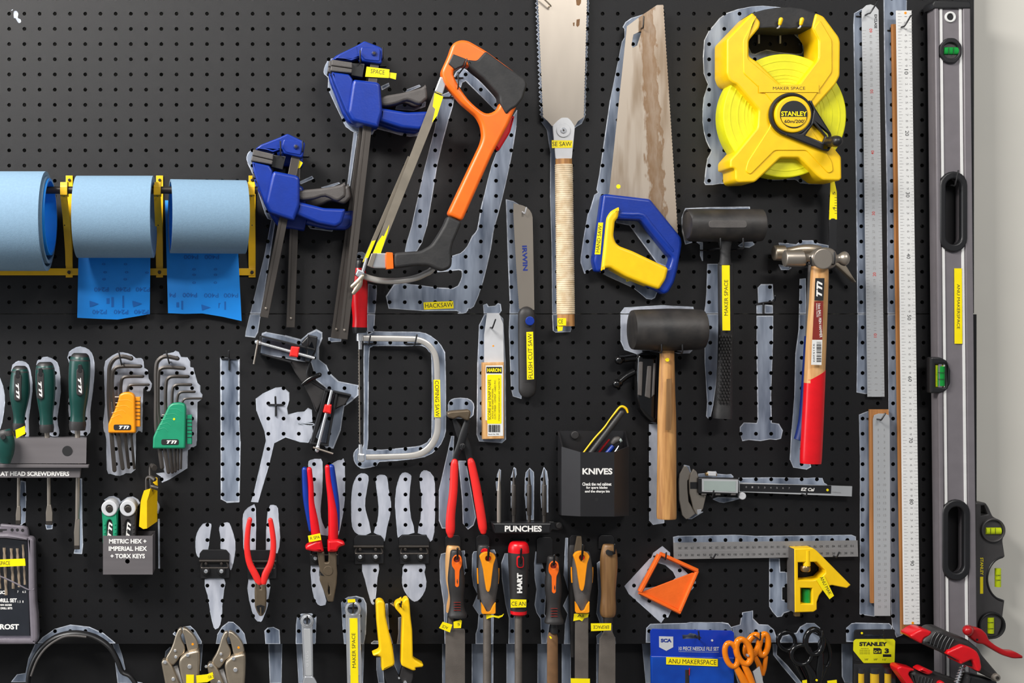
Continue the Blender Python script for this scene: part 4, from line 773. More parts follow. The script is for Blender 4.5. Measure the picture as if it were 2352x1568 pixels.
# ---------------------------------------------------------------- flush cut saw, score knife
t = T('flush_cut_saw', 'flush cut saw with rounded blade and black handle with yellow FLUSH CUT SAW label', 'saw', (1210, 800, 8))
lt = [cAF.p(242 + 36 * (i / 80) ** 1.2 - 2.2 * (i % 2), 120 + i * 7.6) for i in range(81)]
bl = plate(t, 'blade', cAF(242,72, 270,78, 300,86, 325,98, 343,115, 355,135, 361,160, 366,400, 372,735)[::-1] + lt[::1], 12, 13, 'steel', 0.1)
text(t, 'maker_mark', 'IRWIN', *cAF.p(313, 413), 58, 11, 13.2, 'ink_blue', -88, bold=0.04, par=bl)
h = sweep(t, 'handle', cAF.w(14, 322,765,52, 325,850,55, 328,1000,57, 330,1150,57, 328,1228,55), 'charcoal', n=22, flat=0.55, cap='round')
disc(t, 'logo_dot', *cAF.p(345, 803), 10.5, 26, 28.8, 'blue', 1, n=24, par=h)
tape(t, cAF(322,872, 364,870, 370,1165, 326,1168), 30.5, 'FLUSH CUT SAW', *cAF.p(346, 1020), 103, 9.5, 91)
hook(cAF.p(312, 135), cAF.p(322, 100), 20, 'white wire peg hook through the flush cut saw blade', m='off_white', bar=False, base=cAF.p(278, 112))
t = T('score_knife', 'score and snap knife with grey blade and wooden handle in a paper sleeve', 'knife', (1133, 920, 4))
bl = plate(t, 'blade', cAF(78,755, 152,755, 178,820, 183,1075, 60,1075, 60,890), 6, 8, 'off_white', 0.3)
disc(t, 'yellow_sticker', *cAF.p(116, 958), 2, 8, 8.3, 'hex_orange', 0.05, par=bl, n=12)
plate(t, 'handle', cP(360,427, 498,424, 500,918, 362,920), 2, 18, 'wood_pale', 2)
sl = plate(t, 'sleeve', cP(380,446, 490,444, 492,898, 392,900, 392,800, 378,798), 17.8, 18.4, 'white', 0.1)
quads(t, 'brand_block', [cP.r(384, 454, 484, 496)], 18.6, 'ink', par=sl); text(t, 'brand', 'HARON', *cP.p(434, 475), 32, 9, 18.8, 'label', bold=0.04, par=sl)
plate(t, 'yellow_panel', cP.r(389, 504, 481, 820), 18.3, 18.7, 'label', 0.05, rnd=3, par=sl)
texts(t, 'print', [('SCORE and SNAP KNIFE', *cP.p(404, 665), 92, 6.5, 90), ('CUTS TIMBER - CEMENT - HARD PVC', *cP.p(440, 665), 90, 3.6, 90), ('ACRYLIC AND SHEET MATERIAL', *cP.p(424, 690), 70, 3.4, 90), ('STRONG HARDWOOD HANDLE AND TUNGSTEN TIP', *cP.p(466, 665), 98, 3, 90)], 18.9, 'ink', par=sl)
random.seed(3)
quads(t, 'barcode', [cP.r(397 + i * 5, 827, 397 + i * 5 + random.choice((2, 3, 4)), 874) for i in range(15)], 18.7, 'ink', par=sl)
text(t, 'print', 'Stock No. 990', *cP.p(430, 887), 24, 3, 18.7, 'ink', par=sl)
hook(cAF.p(112, 845), cAF.p(130, 795), 30, 'black wire peg hook through the score knife blade', bar=False)
# ---------------------------------------------------------------- hammers
t = T('dead_blow_hammer', 'black dead-blow hammer with cross-hatched grip and yellow MAKER SPACE label', 'hammer', (1664, 520, 30))
sweep(t, 'head', cJ.w(44, 165,335,120, 172,335,150, 190,335,162, 400,337,164, 540,338,164, 700,338,164, 885,336,163, 908,336,155, 918,336,128), 'rubber_worn', n=32, sub=2)
plate(t, 'head_recess', rounded(cJ.r(382, 288, 768, 362), 8), 68, 70.5, 'grey_plastic', 0.8)
sweep(t, 'neck', cJ.w(42, 545,480,75, 548,560,55, 548,640,50, 548,735,62), 'rubber', n=18, flat=0.85)
sweep(t, 'handle', [(1666, 606, 38, 14), (1666.5, 612, 38, 17), (1667.5, 700, 37, 17), (1667, 770, 36, 16.5), (1665, 850, 34, 17), (1662.5, 920, 33, 19), (1660.5, 950, 32, 21), (1660, 961, 32, 20.5)], 'rubber', n=20, flat=0.7, sq=3)
DV, DF = [], []
for i in range(22):
    for j in range(5):
        y = 772 + i * 7.2; x = 1666.5 - (y - 770) * 0.028 + (j - 2) * 6.6 + (3.3 if i % 2 else -0.0)
        if i % 2 and j == 4: continue
        o = len(DV); dd = 49.5 - (i * 0.14) - abs(j - 2) * 1.0
        for a, b, e in ((-2.5, 0, 0), (0, -5, 0), (2.5, 0, 0), (0, 5, 0), (-1.6, 0, 1.3), (0, -3.6, 1.3), (1.6, 0, 1.3), (0, 3.6, 1.3)): DV.append((x + a, y + b, dd - 2.2 + e * 1.6))
        DF += [(o + 4, o + 5, o + 6, o + 7)] + [(o + k, o + (k + 1) % 4, o + 4 + (k + 1) % 4, o + 4 + k) for k in range(4)]
poly3(t, 'hatched_grip', DV, DF, 'charcoal', smooth=0)['kind'] = 'stuff'
tape(t, cJ(514,736, 592,736, 598,1388, 520,1388), 50.8, 'MAKER SPACE', *cJ.p(556, 1060), 82, 8.5, 90)
for l, x in (('left', 500), ('right', 727)): hook(cJ.p(x + 3, 565), cJ.p(x, 468), 66, 'black wire peg hook %s of the dead-blow hammer neck' % l)
t = T('rubber_mallet', 'black rubber mallet with a worn wooden handle', 'mallet', (1532, 760, 30))
sweep(t, 'head', cK.w(44, 268,302,120, 280,302,165, 300,302,180, 450,302,186, 610,302,192, 800,300,186, 900,300,180, 922,300,165, 932,300,128), 'rubber_worn', n=32, sub=2)
h = sweep(t, 'handle', [(1532, 800, 42, 16.5), (1532, 830, 42, 17), (1531.5, 900, 42, 19), (1531.5, 960, 42, 21), (1531.5, 1040, 42, 21.5), (1531, 1120, 42, 22), (1531, 1180, 42, 22.5), (1531, 1191, 42, 21.5)], 'wood', n=22, flat=0.72)
disc(t, 'yellow_sticker', *cK.p(600, 572), 4.5, 53.5, 55.5, 'label', 0.2, n=16, par=h)
plate(t, 'worn_patch', cK(592,745, 640,740, 636,960, 645,1040, 632,1205, 585,1205, 588,1000), 56.8, 57.6, 'wood_brown', 0.2, par=h)
for l, x in (('left', 546), ('right', 733)): hook(cK.p(x + 2, 505), cK.p(x, 408), 66, 'black wire peg hook %s of the mallet handle top' % l)
t = T('round_black_tool', 'glossy black round tool with two knobs behind the wooden mallet handle', 'tool', (1490, 900, 2))
plate(t, 'drum', c3(530,280, 520,500, 516,700, 520,960, 560,1150, 640,1260, 740,1350, 870,1390, 885,800, 880,250, 560,230), 3, 26, 'black_gloss', 8, rnd=6, res=3)
for a in ((560,360, 622,360, 602,920, 536,905), (695,430, 762,430, 742,965, 652,930), (795,380, 832,380, 812,900, 764,940)): plate(t, 'worn_rib', c3(*a), 24, 28, 'grey_plastic', 1.2, rnd=2)
for a in ((545, 300, 430, 300, 230, 330), (480, 520, 330, 600, 190, 720)):
    k = sweep(t, 'arm', [(*c3.p(a[0], a[1]), 14, 8), (*c3.p(a[2], a[3]), 14, 8), (*c3.p(a[4], a[5]), 16, 8)], 'black_gloss', n=12); sweep(t, 'knob', [(*c3.p(a[4] + 40, a[5] - 10), 16, 9), (*c3.p(a[4], a[5]), 17, 11)], 'black_gloss', n=16, cap='round', par=k)
t = T('ball_peen_hammer', 'ball-peen hammer with wooden handle dipped in red and a maker sticker', 'hammer', (1885, 595, 30))
sweep(t, 'head', cJ.w(62, 1138,668,70, 1146,668,80, 1160,668,84, 1300,668,83, 1325,666,78, 1345,662,48, 1395,660,42, 1430,664,85, 1470,668,106, 1530,670,114, 1590,670,107, 1630,670,84, 1650,670,44, 1685,670,44, 1705,670,60, 1740,670,74, 1768,670,58, 1784,670,26), 'steel', n=30, sub=2, flat=0.92)
disc(t, 'cheek', *cJ.p(1530, 672), 23.5, 78, 82, 'steel', 2, ry=24)
h = sweep(t, 'handle', [(1882.5, 612, 62, 19), (1882, 640, 62, 20), (1880, 690, 62, 20.5), (1877, 740, 62, 21.5), (1874, 800, 62, 22.5), (1870, 880, 62, 22.8)], 'wood_pale', n=24, flat=0.72, sq=2.3)
sweep(t, 'red_dip', [(1871.5, 862, 62, 23.2), (1869, 920, 62, 23.5), (1865.5, 990, 62, 24), (1862.5, 1050, 62, 24), (1862, 1064, 62, 23)], 'red', n=24, flat=0.72, sq=2.3, shear=-0.62)
s_ = plate(t, 'maker_sticker', cAD(156,232, 219,232, 211,385, 150,385), 77.6, 78, 'ink', 0.1); plate(t, 'maker_sticker', cAD(149,388, 211,388, 203,650, 136,650), 78.4, 78.9, 'brown_red', 0.1); plate(t, 'maker_sticker', cAD(135,651, 203,651, 198,822, 128,820), 79, 79.5, 'white', 0.1)
text(t, 'logo', 'TTi', *cAD.p(183, 305), 36, 13, 78.2, 'white_ink', 88, bold=0.05, shear=0.3, par=s_)
texts(t, 'print', [('16oz BALL PEIN HAMMER', *cAD.p(188, 520), 78, 6, -87), ('Hickory Handle', *cAD.p(166, 450), 32, 3.6, -87)], 79.1, 'white_ink', bold=0.01)
quads(t, 'barcode', [cAD.r(164, 665 + i * 8.4, 196, 665 + i * 8.4 + random.choice((2.5, 4, 6))) for i in range(17)], 79.7, 'ink')
text(t, 'print', '9315202', *cAD.p(146, 740), 42, 3.4, 79.7, 'ink', -89)
t = T('claw_hammer', 'claw hammer with blue grip mostly hidden behind the ball-peen hammer', 'hammer', (1860, 600, 6))
sweep(t, 'head', cJ.w(24, 1028,612,60, 1036,612,74, 1052,612,77, 1140,612,76, 1160,606,48, 1250,585,42, 1330,580,52, 1420,585,58, 1500,590,45), 'nickel', n=24, sub=2, flat=0.9)
plate(t, 'claw', cJ(1480,540, 1620,600, 1700,690, 1765,745, 1862,905, 1850,908, 1780,845, 1700,770, 1600,690, 1480,640), 14, 26, 'nickel', 2, rnd=4)
sweep(t, 'shaft', [(1868, 600, 20, 11), (1863, 700, 20, 11), (1861, 775, 20, 11)], 'grey_plastic', n=14, flat=0.7)
sweep(t, 'grip', [(1861, 772, 20, 13), (1857, 850, 20, 14), (1851, 950, 20, 15), (1845, 990, 20, 16), (1838, 1012, 20, 15)], 'blue_dark', n=16, flat=0.8)
hook(cJ.p(1405, 720), cJ.p(1400, 655), 84, 'black wire peg hook left of the ball-peen hammer eye', bar=False); hook(cJ.p(1640, 720), cJ.p(1640, 610), 84, 'black wire peg hook right of the ball-peen hammer eye', bar=False)
t = T('peg_hook', 'empty black wire peg hook above the small painted hammer', 'hook', (1757, 700, 0), group='wire peg hooks on the pegboard')
sweep(t, 'base_bar', [(*cJ.p(850, 1125), -3, 1.8), (*cJ.p(860, 1125), 1.8, 1.8), (*cJ.p(930, 1110), 2, 1.8), (*cJ.p(1035, 1095), 6, 1.8), (*cJ.p(1046, 1040), 22, 1.8)], 'black', n=8); sweep(t, 'leg', [(*cJ.p(930, 1110), 2, 2.4), (*cJ.p(930, 1220), 2, 2.4)], 'black', n=8, sub=1)
# ---------------------------------------------------------------- calipers
t = T('calipers', 'digital calipers with steel jaws and a grey display', 'calipers', (1760, 1120, 6))
bm = plate(t, 'beam', cX(600,290, 2135,340, 2131,460, 600,400), 10, 14, 'alu', 0.4); plate(t, 'scale_face', cX(815,312, 1888,332, 1885,425, 815,398), 13.8, 14.6, 'black', 0.1, par=bm)
text(t, 'maker_mark', 'EZ Cal', *cX.p(1612, 377), 31, 7.5, 14.8, 'white_ink', -2, bold=0.03, shear=0.2, par=bm); disc(t, 'yellow_sticker', *cX.p(1845, 383), 3, 14.4, 14.9, 'label', 0.05, par=bm, n=12)
texts(t, 'scale_print', [(str(i), *cX.p(890 + i * 72, 348 + i * 2), 3.4, 4, -2) for i in range(8)] + [('150mm', *cX.p(1950, 410), 20, 3, -2)], 14.85, 'grey_ink', par=bm)
plate(t, 'fixed_jaw', cX(165,95, 200,115, 235,190, 220,260, 202,270, 202,365, 215,520, 300,658, 215,720, 185,728, 140,680, 105,500, 100,300, 108,200), 9, 13, 'steel', 1, rnd=2)
plate(t, 'sliding_jaw', cX(270,135, 310,170, 325,220, 330,380, 335,440, 420,448, 385,600, 360,640, 310,676, 270,600, 225,420, 220,280, 235,200), 12, 17, 'steel', 1, rnd=2)
plate(t, 'jaw_tip', cX(312,615, 365,608, 358,648, 318,676), 16.8, 17.6, 'chrome', 0.2); plate(t, 'maker_patch', cX.r(232, 290, 326, 370), 16.8, 17.5, 'black', 0.1)
d_ = plate(t, 'display_housing', cX(326,238, 806,250, 806,442, 326,424), 9, 23, 'black', 1.5, rnd=3); plate(t, 'display_bezel', cX(370,254, 796,262, 793,420, 370,405), 22.8, 24, 'alu', 0.4, par=d_)
plate(t, 'display_glass', cX(392,274, 768,282, 766,404, 392,390), 23.8, 24.4, 'lcd', 0.1, par=d_)
plate(t, 'lock_screw', cX(415,180, 550,188, 550,225, 415,218), 12, 18, 'brass', 1, rnd=2); plate(t, 'thumb_rest', cX(445,165, 540,170, 540,222, 445,218), 13, 19, 'off_white', 1, rnd=2)
disc(t, 'thumb_wheel', *cX.p(848, 455), 8.4, 13, 20, 'off_white', 1); 
for x in (395, 560, 740): plate(t, 'button', cX.r(x - 28, 425, x + 28, 445), 20, 23.4, 'grey_plastic', 0.4)
hook(cX.p(492, 462), cX.p(508, 392), 32, 'black wire peg hook below the caliper display', bar=False); hook(cX.p(1596, 450), cX.p(1604, 372), 32, 'black wire peg hook below the caliper beam')
# ---------------------------------------------------------------- knife bin
t = T('knife_bin', 'black faceted wall bin lettered KNIVES', 'bin', (1366, 1186, 0))
plan = [(1281, 1, 989, 1180), (1289.6, 30, 1025.4, 1183), (1333, 58, 1038, 1185.5), (1411, 58, 1038, 1186), (1444.5, 30, 1025, 1184), (1437, 1, 989, 1181)]
V = [(x, yt, d) for x, d, yt, yb in plan] + [(x, yb, d) for x, d, yt, yb in plan] + [(x + (1364 - x) * 0.045, yt, d - 2.5 if d > 5 else 3) for x, d, yt, yb in plan] + [(x + (1364 - x) * 0.045, yb, d - 2.5 if d > 5 else 3) for x, d, yt, yb in plan]
n = 6; Fc = []
for i in range(n):
    j = (i + 1) % n; Fc += [(i, j, n + j, n + i), (2 * n + i, 2 * n + j, 3 * n + j, 3 * n + i), (i, j, 2 * n + j, 2 * n + i)]
Fc += [tuple(range(n, 2 * n)), tuple(range(3 * n, 4 * n))]
poly3(t, 'body', V, Fc, 'bin_black', smooth=15)
disc(t, 'bolt', *cW.p(332, 428), 9.5, 3, 8, 'charcoal', 1.5); disc(t, 'front_hole', *cW.p(598, 1228), 4.6, 57.8, 58.2, 'ink', 0.05, n=16)
text(t, 'lettering', 'KNIVES', *cW.p(607, 877), 69, 14.5, 58.4, 'white_ink', bold=0.035)
texts(t, 'small_lettering', [('Check the red cabinet', *cW.p(600, 1035), 67, 7.4, 0), ('for spare blades', *cW.p(600, 1082), 49, 7.4, 0), ('and the sharps bin', *cW.p(606, 1129), 57, 7.4, 0)], 58.4, 'white_ink', bold=0.03)
t = T('utility_knife', 'black ribbed utility knife with a yellow edge leaning in the knife bin', 'knife', (1370, 1060, 25))
K0, K1 = cW.p(470, 720), cW.p(905, 150)
sweep(t, 'grip', [(*lerp(K0, K1, i / 46), 30, 7.6 - 0.8 * (i % 2)) for i in range(47)], 'charcoal', n=14, sub=1, cap='round')
sweep(t, 'yellow_edge', cW.w(33, 400,690,10, 560,480,11, 690,335,11, 760,235,9, 830,145,12, 880,85,13, 920,72,16, 965,100,16, 985,150,11), 'yellow', n=10)
t = T('red_pen', 'thin red stick inside the knife bin', 'pen', (1385, 1040, 25), solo=True); sweep(t, 'red_pen', cW.w(26, 590,690,12, 680,570,14, 755,478,12), 'red_dark', n=10)
t = T('craft_knife', 'small craft knife with blue body and grey cap inside the knife bin', 'knife', (1405, 1040, 25))
sweep(t, 'body', cW.w(26, 690,690,26, 770,600,30, 800,560,26), 'blue', n=12); sweep(t, 'cap', cW.w(26, 800,520,32, 830,490,42, 860,480,38), 'grey_plastic', n=14, cap='round'); sweep(t, 'band', cW.w(28, 880,500,26, 905,485,26), 'lcd', n=12)
t = T('scriber', 'thin silver scriber inside the knife bin beside the blue craft knife', 'scriber', (1415, 1040, 35), solo=True); sweep(t, 'scriber', cW.w(38, 780,700,9, 840,615,9, 872,560,6), 'chrome', n=8)
# ---------------------------------------------------------------- punches
t = T('punch_rack', 'small black rack lettered PUNCHES screwed to the pegboard', 'rack', (1200, 1222, 0))
plate(t, 'back_bar', cU(735,832, 1640,830, 1660,840, 1760,850, 1770,930, 1700,950, 1620,940, 1590,985, 830,985, 800,940, 740,935), 0.5, 6, 'black', 1, rnd=2)
plate(t, 'shelf', cU(790,852, 1608,852, 1592,994, 826,994), 6, 34, 'black', 2, rnd=2); disc(t, 'screw', *cU.p(1715, 885), 7.6, 5, 11, 'charcoal', 2)
text(t, 'lettering', 'PUNCHES', *cU.p(1217, 928), 85, 14, 34.4, 'white_ink', bold=0.035)
for i, (x, m_, lb) in enumerate(((882, 'steel', 'bright steel centre punch, first in the punch rack'), (1088, 'dark_steel', 'dark steel punch second in the punch rack, next to the bright one'), (1300, 'dark_steel', 'dark steel punch third in the punch rack'), (1508, 'dark_steel', 'dark steel punch fourth in the punch rack, next to its screw'))):
    t = T('punch', lb, 'punch', (*cU.p(x, 860), 20), group='punches in the rack')
    if i == 0: sweep(t, 'shank', cU.w(22, x - 2,960,28, x - 2,640,30, x,400,28), m_, n=8, sub=1); sweep(t, 'point', cU.w(22, x,402,27, x + 4,220,14, x + 4,120,4), m_, n=8, sub=1)
    else:
        sweep(t, 'shank', cU.w(22, x,960,25, x,740,25), m_, n=8, sub=1); sweep(t, 'knurled_grip', cU.w(22, x,742,30, x,730,33, x,330,33, x,318,28), 'dark_steel', n=8, sub=1); sweep(t, 'point', cU.w(22, x,320,26, x,310,24, x - 2,140,8, x - 2,105,6), m_, n=8, sub=1)
# ---------------------------------------------------------------- sprung plier holders
def holder(dx, dy, label):
    c = Crop(420 + dx, 1040 + dy, 3.92)
    t = T('plier_holder', label, 'holder', (*c.p(283, 1120), 0), group='black steel plier holders')
    plate(t, 'back_plate', c(150,905, 178,870, 390,870, 420,905, 418,1125, 160,1130), 0.6, 3, 'black', 0.5, rnd=2)
    sweep(t, 'hinge_bar', c.w(6, 148,972,13, 416,972,13), 'dark_steel', n=12, sub=1)
    sweep(t, 'retaining_wire', [(*c.p(175, 985), 5, 2), (*c.p(165, 1030), 20, 2), (*c.p(205, 1034), 21, 2), (*c.p(360, 1034), 21, 2), (*c.p(408, 1030), 20, 2), (*c.p(395, 985), 5, 2)], 'dark_steel', n=8)
    for x in (207, 347):
        b = disc(t, 'bolt', *c.p(x, 1066), 10, 3, 7, 'black', 2, n=20); disc(t, 'bolt_head', *c.p(x, 1066), 5, 7, 10, 'chrome', 1.4, n=16, par=b)
        disc(t, 'pin', *c.p(x, 1000), 3.6, 3, 12, 'dark_steel', 1, n=12)
holder(0, 0, 'empty black plier holder nearest the hex key box'); holder(108.4, 1, 'black plier holder behind the red side cutters'); holder(252, -30, 'black plier holder behind the red and blue pliers')
holder(354.5, -33, 'empty black plier holder beside the red and blue pliers'); holder(458.5, -33, 'empty black plier holder with the broad painted jaw below it')
# ---------------------------------------------------------------- pliers
t = T('end_nippers', 'black end-cutting nippers with red vinyl handles', 'pliers', (1070, 1000, 14))
plate(t, 'jaw', cP(130,750, 160,738, 275,729, 287,750, 272,802, 250,797, 210,776, 175,792, 140,782), 10, 30, 'plier_steel', 3, rnd=4, res=2)
sweep(t, 'lever', cP.w(20, 265,790,18, 240,880,26, 215,960,24, 190,1020,20, 182,1080,20), 'black', n=12, flat=0.5); sweep(t, 'lever', cP.w(16, 180,790,16, 215,880,28, 255,960,28, 272,1020,24, 285,1075,22), 'black', n=12, flat=0.5)
disc(t, 'pivot', *cP.p(232, 965), 7, 20, 28, 'black', 1.5)
for a in ((180,1066,21, 178,1095,25, 172,1250,27, 155,1400,29, 152,1500,30, 153,1535,20), (284,1060,21, 290,1085,25, 318,1220,28, 345,1380,29, 360,1480,28, 364,1512,20)): sweep(t, 'handle_sleeve', cP.w(22, *a), 'red_vinyl', n=16, flat=0.75, cap='round')
hook(cP.p(228, 985), cP.p(234, 958), 44, 'black wire peg hook in the crotch of the end nippers', bar=False)
t = T('combination_pliers', 'combination pliers with red and blue insulated handles and yellow tape', 'pliers', (745, 1250, 14))
for a, b in (((1096,150,26, 1102,300,28, 1116,450,30, 1152,690,20), (1138,150,25, 1152,300,26, 1155,450,30, 1178,600,40, 1196,720,42, 1212,800,42)), ((1338,128,28, 1354,250,30, 1380,450,30, 1388,600,26, 1393,690,16), (1302,128,24, 1312,250,26, 1335,400,34, 1352,550,45, 1354,700,46, 1350,800,44))):
    sweep(t, 'blue_grip', cQ.w(22, *a), 'blue', n=14, cap='round'); sweep(t, 'red_grip', cQ.w(23, *b), 'red', n=14, cap='round')
plate(t, 'finger_guard', cQ(1102,855, 1115,832, 1200,792, 1250,788, 1272,892, 1180,892, 1110,876), 12, 34, 'red', 4, rnd=4, res=2); plate(t, 'finger_guard', cQ(1304,790, 1392,780, 1455,806, 1462,832, 1405,852, 1392,892, 1304,895), 12, 34, 'red', 4, rnd=4, res=2)
plate(t, 'head', cQ(1210,890, 1275,890, 1280,985, 1310,985, 1312,890, 1384,890, 1386,1010, 1392,1085, 1385,1180, 1356,1338, 1342,1342, 1306,1340, 1232,1150, 1238,1080, 1224,1010), 12, 26, 'plier_steel', 2, [cQ(1314,1195, 1322,1210, 1324,1270, 1314,1275, 1308,1240)], rnd=2)
plate(t, 'wire_notch', cQ(1232,1062, 1275,1108, 1240,1100), 25.5, 26.4, 'black', 0.1); disc(t, 'pivot', *cQ.p(1308, 1060), 11, 25.5, 27, 'plier_steel', 0.6)
tape(t, cQ(1126,745, 1236,722, 1246,782, 1136,804), 35.5, 'R SPA', *cQ.p(1190, 762), 22, 7, 9)
t = T('side_cutters', 'side cutters with slim red handles hung jaws down', 'pliers', (597, 1300, 14))
for a in ((603,600,22, 588,680,24, 578,800,26, 582,900,28, 604,1000,30, 650,1090,33, 685,1165,30), (788,605,22, 802,680,24, 815,800,26, 810,900,28, 788,1000,30, 745,1090,33, 726,1165,28)): sweep(t, 'handle', cQ.w(25, *a), 'red_vinyl', n=16, flat=0.7, cap='round')
plate(t, 'head', cQ(650,1160, 694,1170, 700,1230, 708,1170, 746,1176, 755,1260, 752,1390, 742,1430, 718,1470, 690,1472, 665,1430, 648,1385, 645,1250), 14, 28, 'plier_steel', 3, rnd=3, res=2)
plate(t, 'jaw_recess', cQ(660,1378, 700,1366, 738,1378, 730,1425, 705,1462, 672,1420), 27.5, 28.3, 'black', 0.1); plate(t, 'cutting_edge', cQ(693,1392, 706,1390, 710,1466, 695,1466), 27.8, 29.5, 'plier_steel', 0.4)
# ---------------------------------------------------------------- corner clamp
t = T('corner_clamp', 'black corner clamp with two steel screws and red nuts', 'clamp', (720, 880, 4))
for a in ((438,108, 890,222, 888,240, 436,124), (420,255, 690,328, 688,342, 422,268)): plate(t, 'rail', cN(*a), 4, 26, 'black', 1)
plate(t, 'end_plate', cN(425,112, 448,118, 430,270, 412,264), 4, 30, 'black', 1); plate(t, 'corner_block', cN(770,175, 835,105, 912,120, 895,250, 850,340, 800,330, 820,240), 4, 24, 'black', 2, [cN(800,175, 835,135, 850,160, 835,185)], rnd=3)
plate(t, 'casting', cN(600,300, 690,330, 850,335, 820,430, 860,490, 980,560, 960,640, 900,760, 850,640, 790,520, 720,420, 680,345), 4, 14, 'charcoal', 2, rnd=4)
sweep(t, 'rib', cN.w(14, 850,335,10, 822,430,10, 860,495,10, 975,565,10), 'black', n=8); sweep(t, 'pivot_bolt', cN.w(20, 785,518,16, 850,470,22, 925,440,20), 'black_gloss', n=12, cap='round')
for a in ((968,566, 998,572, 880,1012, 852,1008), (1062,588, 1080,592, 1002,1024, 985,1020)): plate(t, 'rail', cN(*a), 4, 26, 'black', 1)
plate(t, 'end_plate', cN(975,556, 1192,606, 1190,622, 970,575), 4, 28, 'black', 1); plate(t, 'end_plate', cN(848,1004, 1004,1022, 1002,1040, 846,1020), 4, 28, 'black', 1)
plate(t, 'corner_block', cN(1078,592, 1190,614, 1140,690, 1050,735), 4, 22, 'charcoal', 2, rnd=3)
for p, q, h0, h1, rp in ((cN.p(400, 165), cN.p(885, 300), cN.p(412, 148), cN.p(375, 350), (690,200, 762,208, 745,295, 672,285)), (cN.p(905, 1070), cN.p(1030, 568), cN.p(872, 1046), cN.p(1040, 1100), (972,690, 1030,690, 1022,770, 955,755))):
    s = sweep(t, 'screw', [(*p, 30, 3.6), (*q, 30, 3.6)], 'chrome', n=14, sub=1); sweep(t, 'screw_collar', [(*p, 30, 5.2), (*lerp(p, q, 0.05), 30, 5.2)], 'chrome', n=14, sub=1, par=s, cap='round'); sweep(t, 'tee_handle', [(*h0, 34, 2.2), (*h1, 34, 2.2)], 'steel', n=10, sub=1, par=s)
    plate(t, 'nut', cN(*rp), 20, 36, 'red_vinyl', 2, rnd=2)
hook(cN.p(830, 190), cN.p(832, 108), 34, 'black wire peg hook at the corner clamp upper arm', bar=False)
for (x, y), lb in (((170, 305), 'empty black wire peg hook over the narrow painted strip'), ((560, 690), 'empty black wire peg hook over the painted clamp shape')):
    t = T('peg_hook', lb, 'hook', (*cN.p(x, y), 0), group='wire peg hooks on the pegboard')
    sweep(t, 'base_bar', [(*cN.p(x - 66, y), -4, 2), (*cN.p(x - 62, y), 2, 2), (*cN.p(x + 62, y), 2, 2), (*cN.p(x + 66, y), -4, 2)], 'black', n=8, sub=1)
    sweep(t, 'prong', [(*cN.p(x, y), 2, 2.3), (*cN.p(x, y), 24, 2.3), (*cN.p(x - 2, y - 15), 34, 2.3), (*cN.p(x - 4, y - 65), 36, 2.3)], 'black', n=8, cap='round'); sweep(t, 'leg', [(*cN.p(x, y), 2, 2.4), (*cN.p(x, y + 95), 2, 2.4)], 'black', n=8, sub=1)
# ---------------------------------------------------------------- hex key sets
def hexset(col, word, holder_pts, clip, steps, lab, keys, stubs, dot):
    cx, cy = cL.p(*lab)
    t = T('hex_key_holder', '%s plastic stepped hex key holder' % word, 'tool holder', (cx, cy, 10))
    hd = plate(t, 'body', cL(*holder_pts), 8, 26, col, 3, rnd=4, res=2)
    for a in steps: sweep(t, 'step_ridge', cL.w(25.5, *a), col, n=8, flat=0.5, par=hd)
    x0, y0, x1, y1 = clip; plate(t, 'clip', cL.r(x0, y0, x1, y1), 10, 20, col, 1.5)
    k = int((y1 - y0 - 60) / 40)
    for i in range(k): plate(t, 'clip_slot', cL.r(x0 + 6, y0 + 42 + i * 40, x1 + 1, y0 + 50 + i * 40), 19.6, 20.3, 'ink', 0.1)
    b = plate(t, 'badge', cL.r(lab[0] - 95, lab[1] - 30, lab[0] + 95, lab[1] + 30), 25.8, 26.8, 'ink', 0.2, rnd=4, par=None); text(t, 'logo', 'TTi', cx + 4, cy, 24, 7.5, 27, 'white_ink', bold=0.06, shear=0.35, par=b)
    if dot: disc(t, 'yellow_sticker', *cL.p(*dot), 2.6, 25.8, 26.4, 'label', 0.1, n=12, par=hd)
    for nm, r, bot, pts in keys:
        k = T('hex_key', '%s black hex key in the %s holder' % (nm, word), 'hex key', (*cL.p(*bot), 12), group='hex keys in the %s holder' % word, solo=True)
        P = cL.w(15, *[v for q in pts for v in (*q, r)]); bx, by = cL.p(*bot)
        sweep(k, 'hex_key', P + [(P[-1][0] + (bx - P[-1][0]) * 0.5, (P[-1][1] + by) / 2, 15, r / cL.k), (bx, by, 15, r / cL.k)], 'dark_steel' if r < 22 else 'bar_steel', n=6, sub=3, cap='round')
    for i, (x, y, x2) in enumerate(stubs):
        k = T('hex_key', '%s small hex key tip poking out of the stepped side of the %s holder' % (('topmost', 'second', 'third', 'lowest')[i], word), 'hex key', (*cL.p(x, y), 12), group='small hex keys in the %s holder' % word, solo=True); sweep(k, 'hex_key', cL.w(15, x,y,8, x2 + 60,y,8), 'steel', n=6, sub=1)
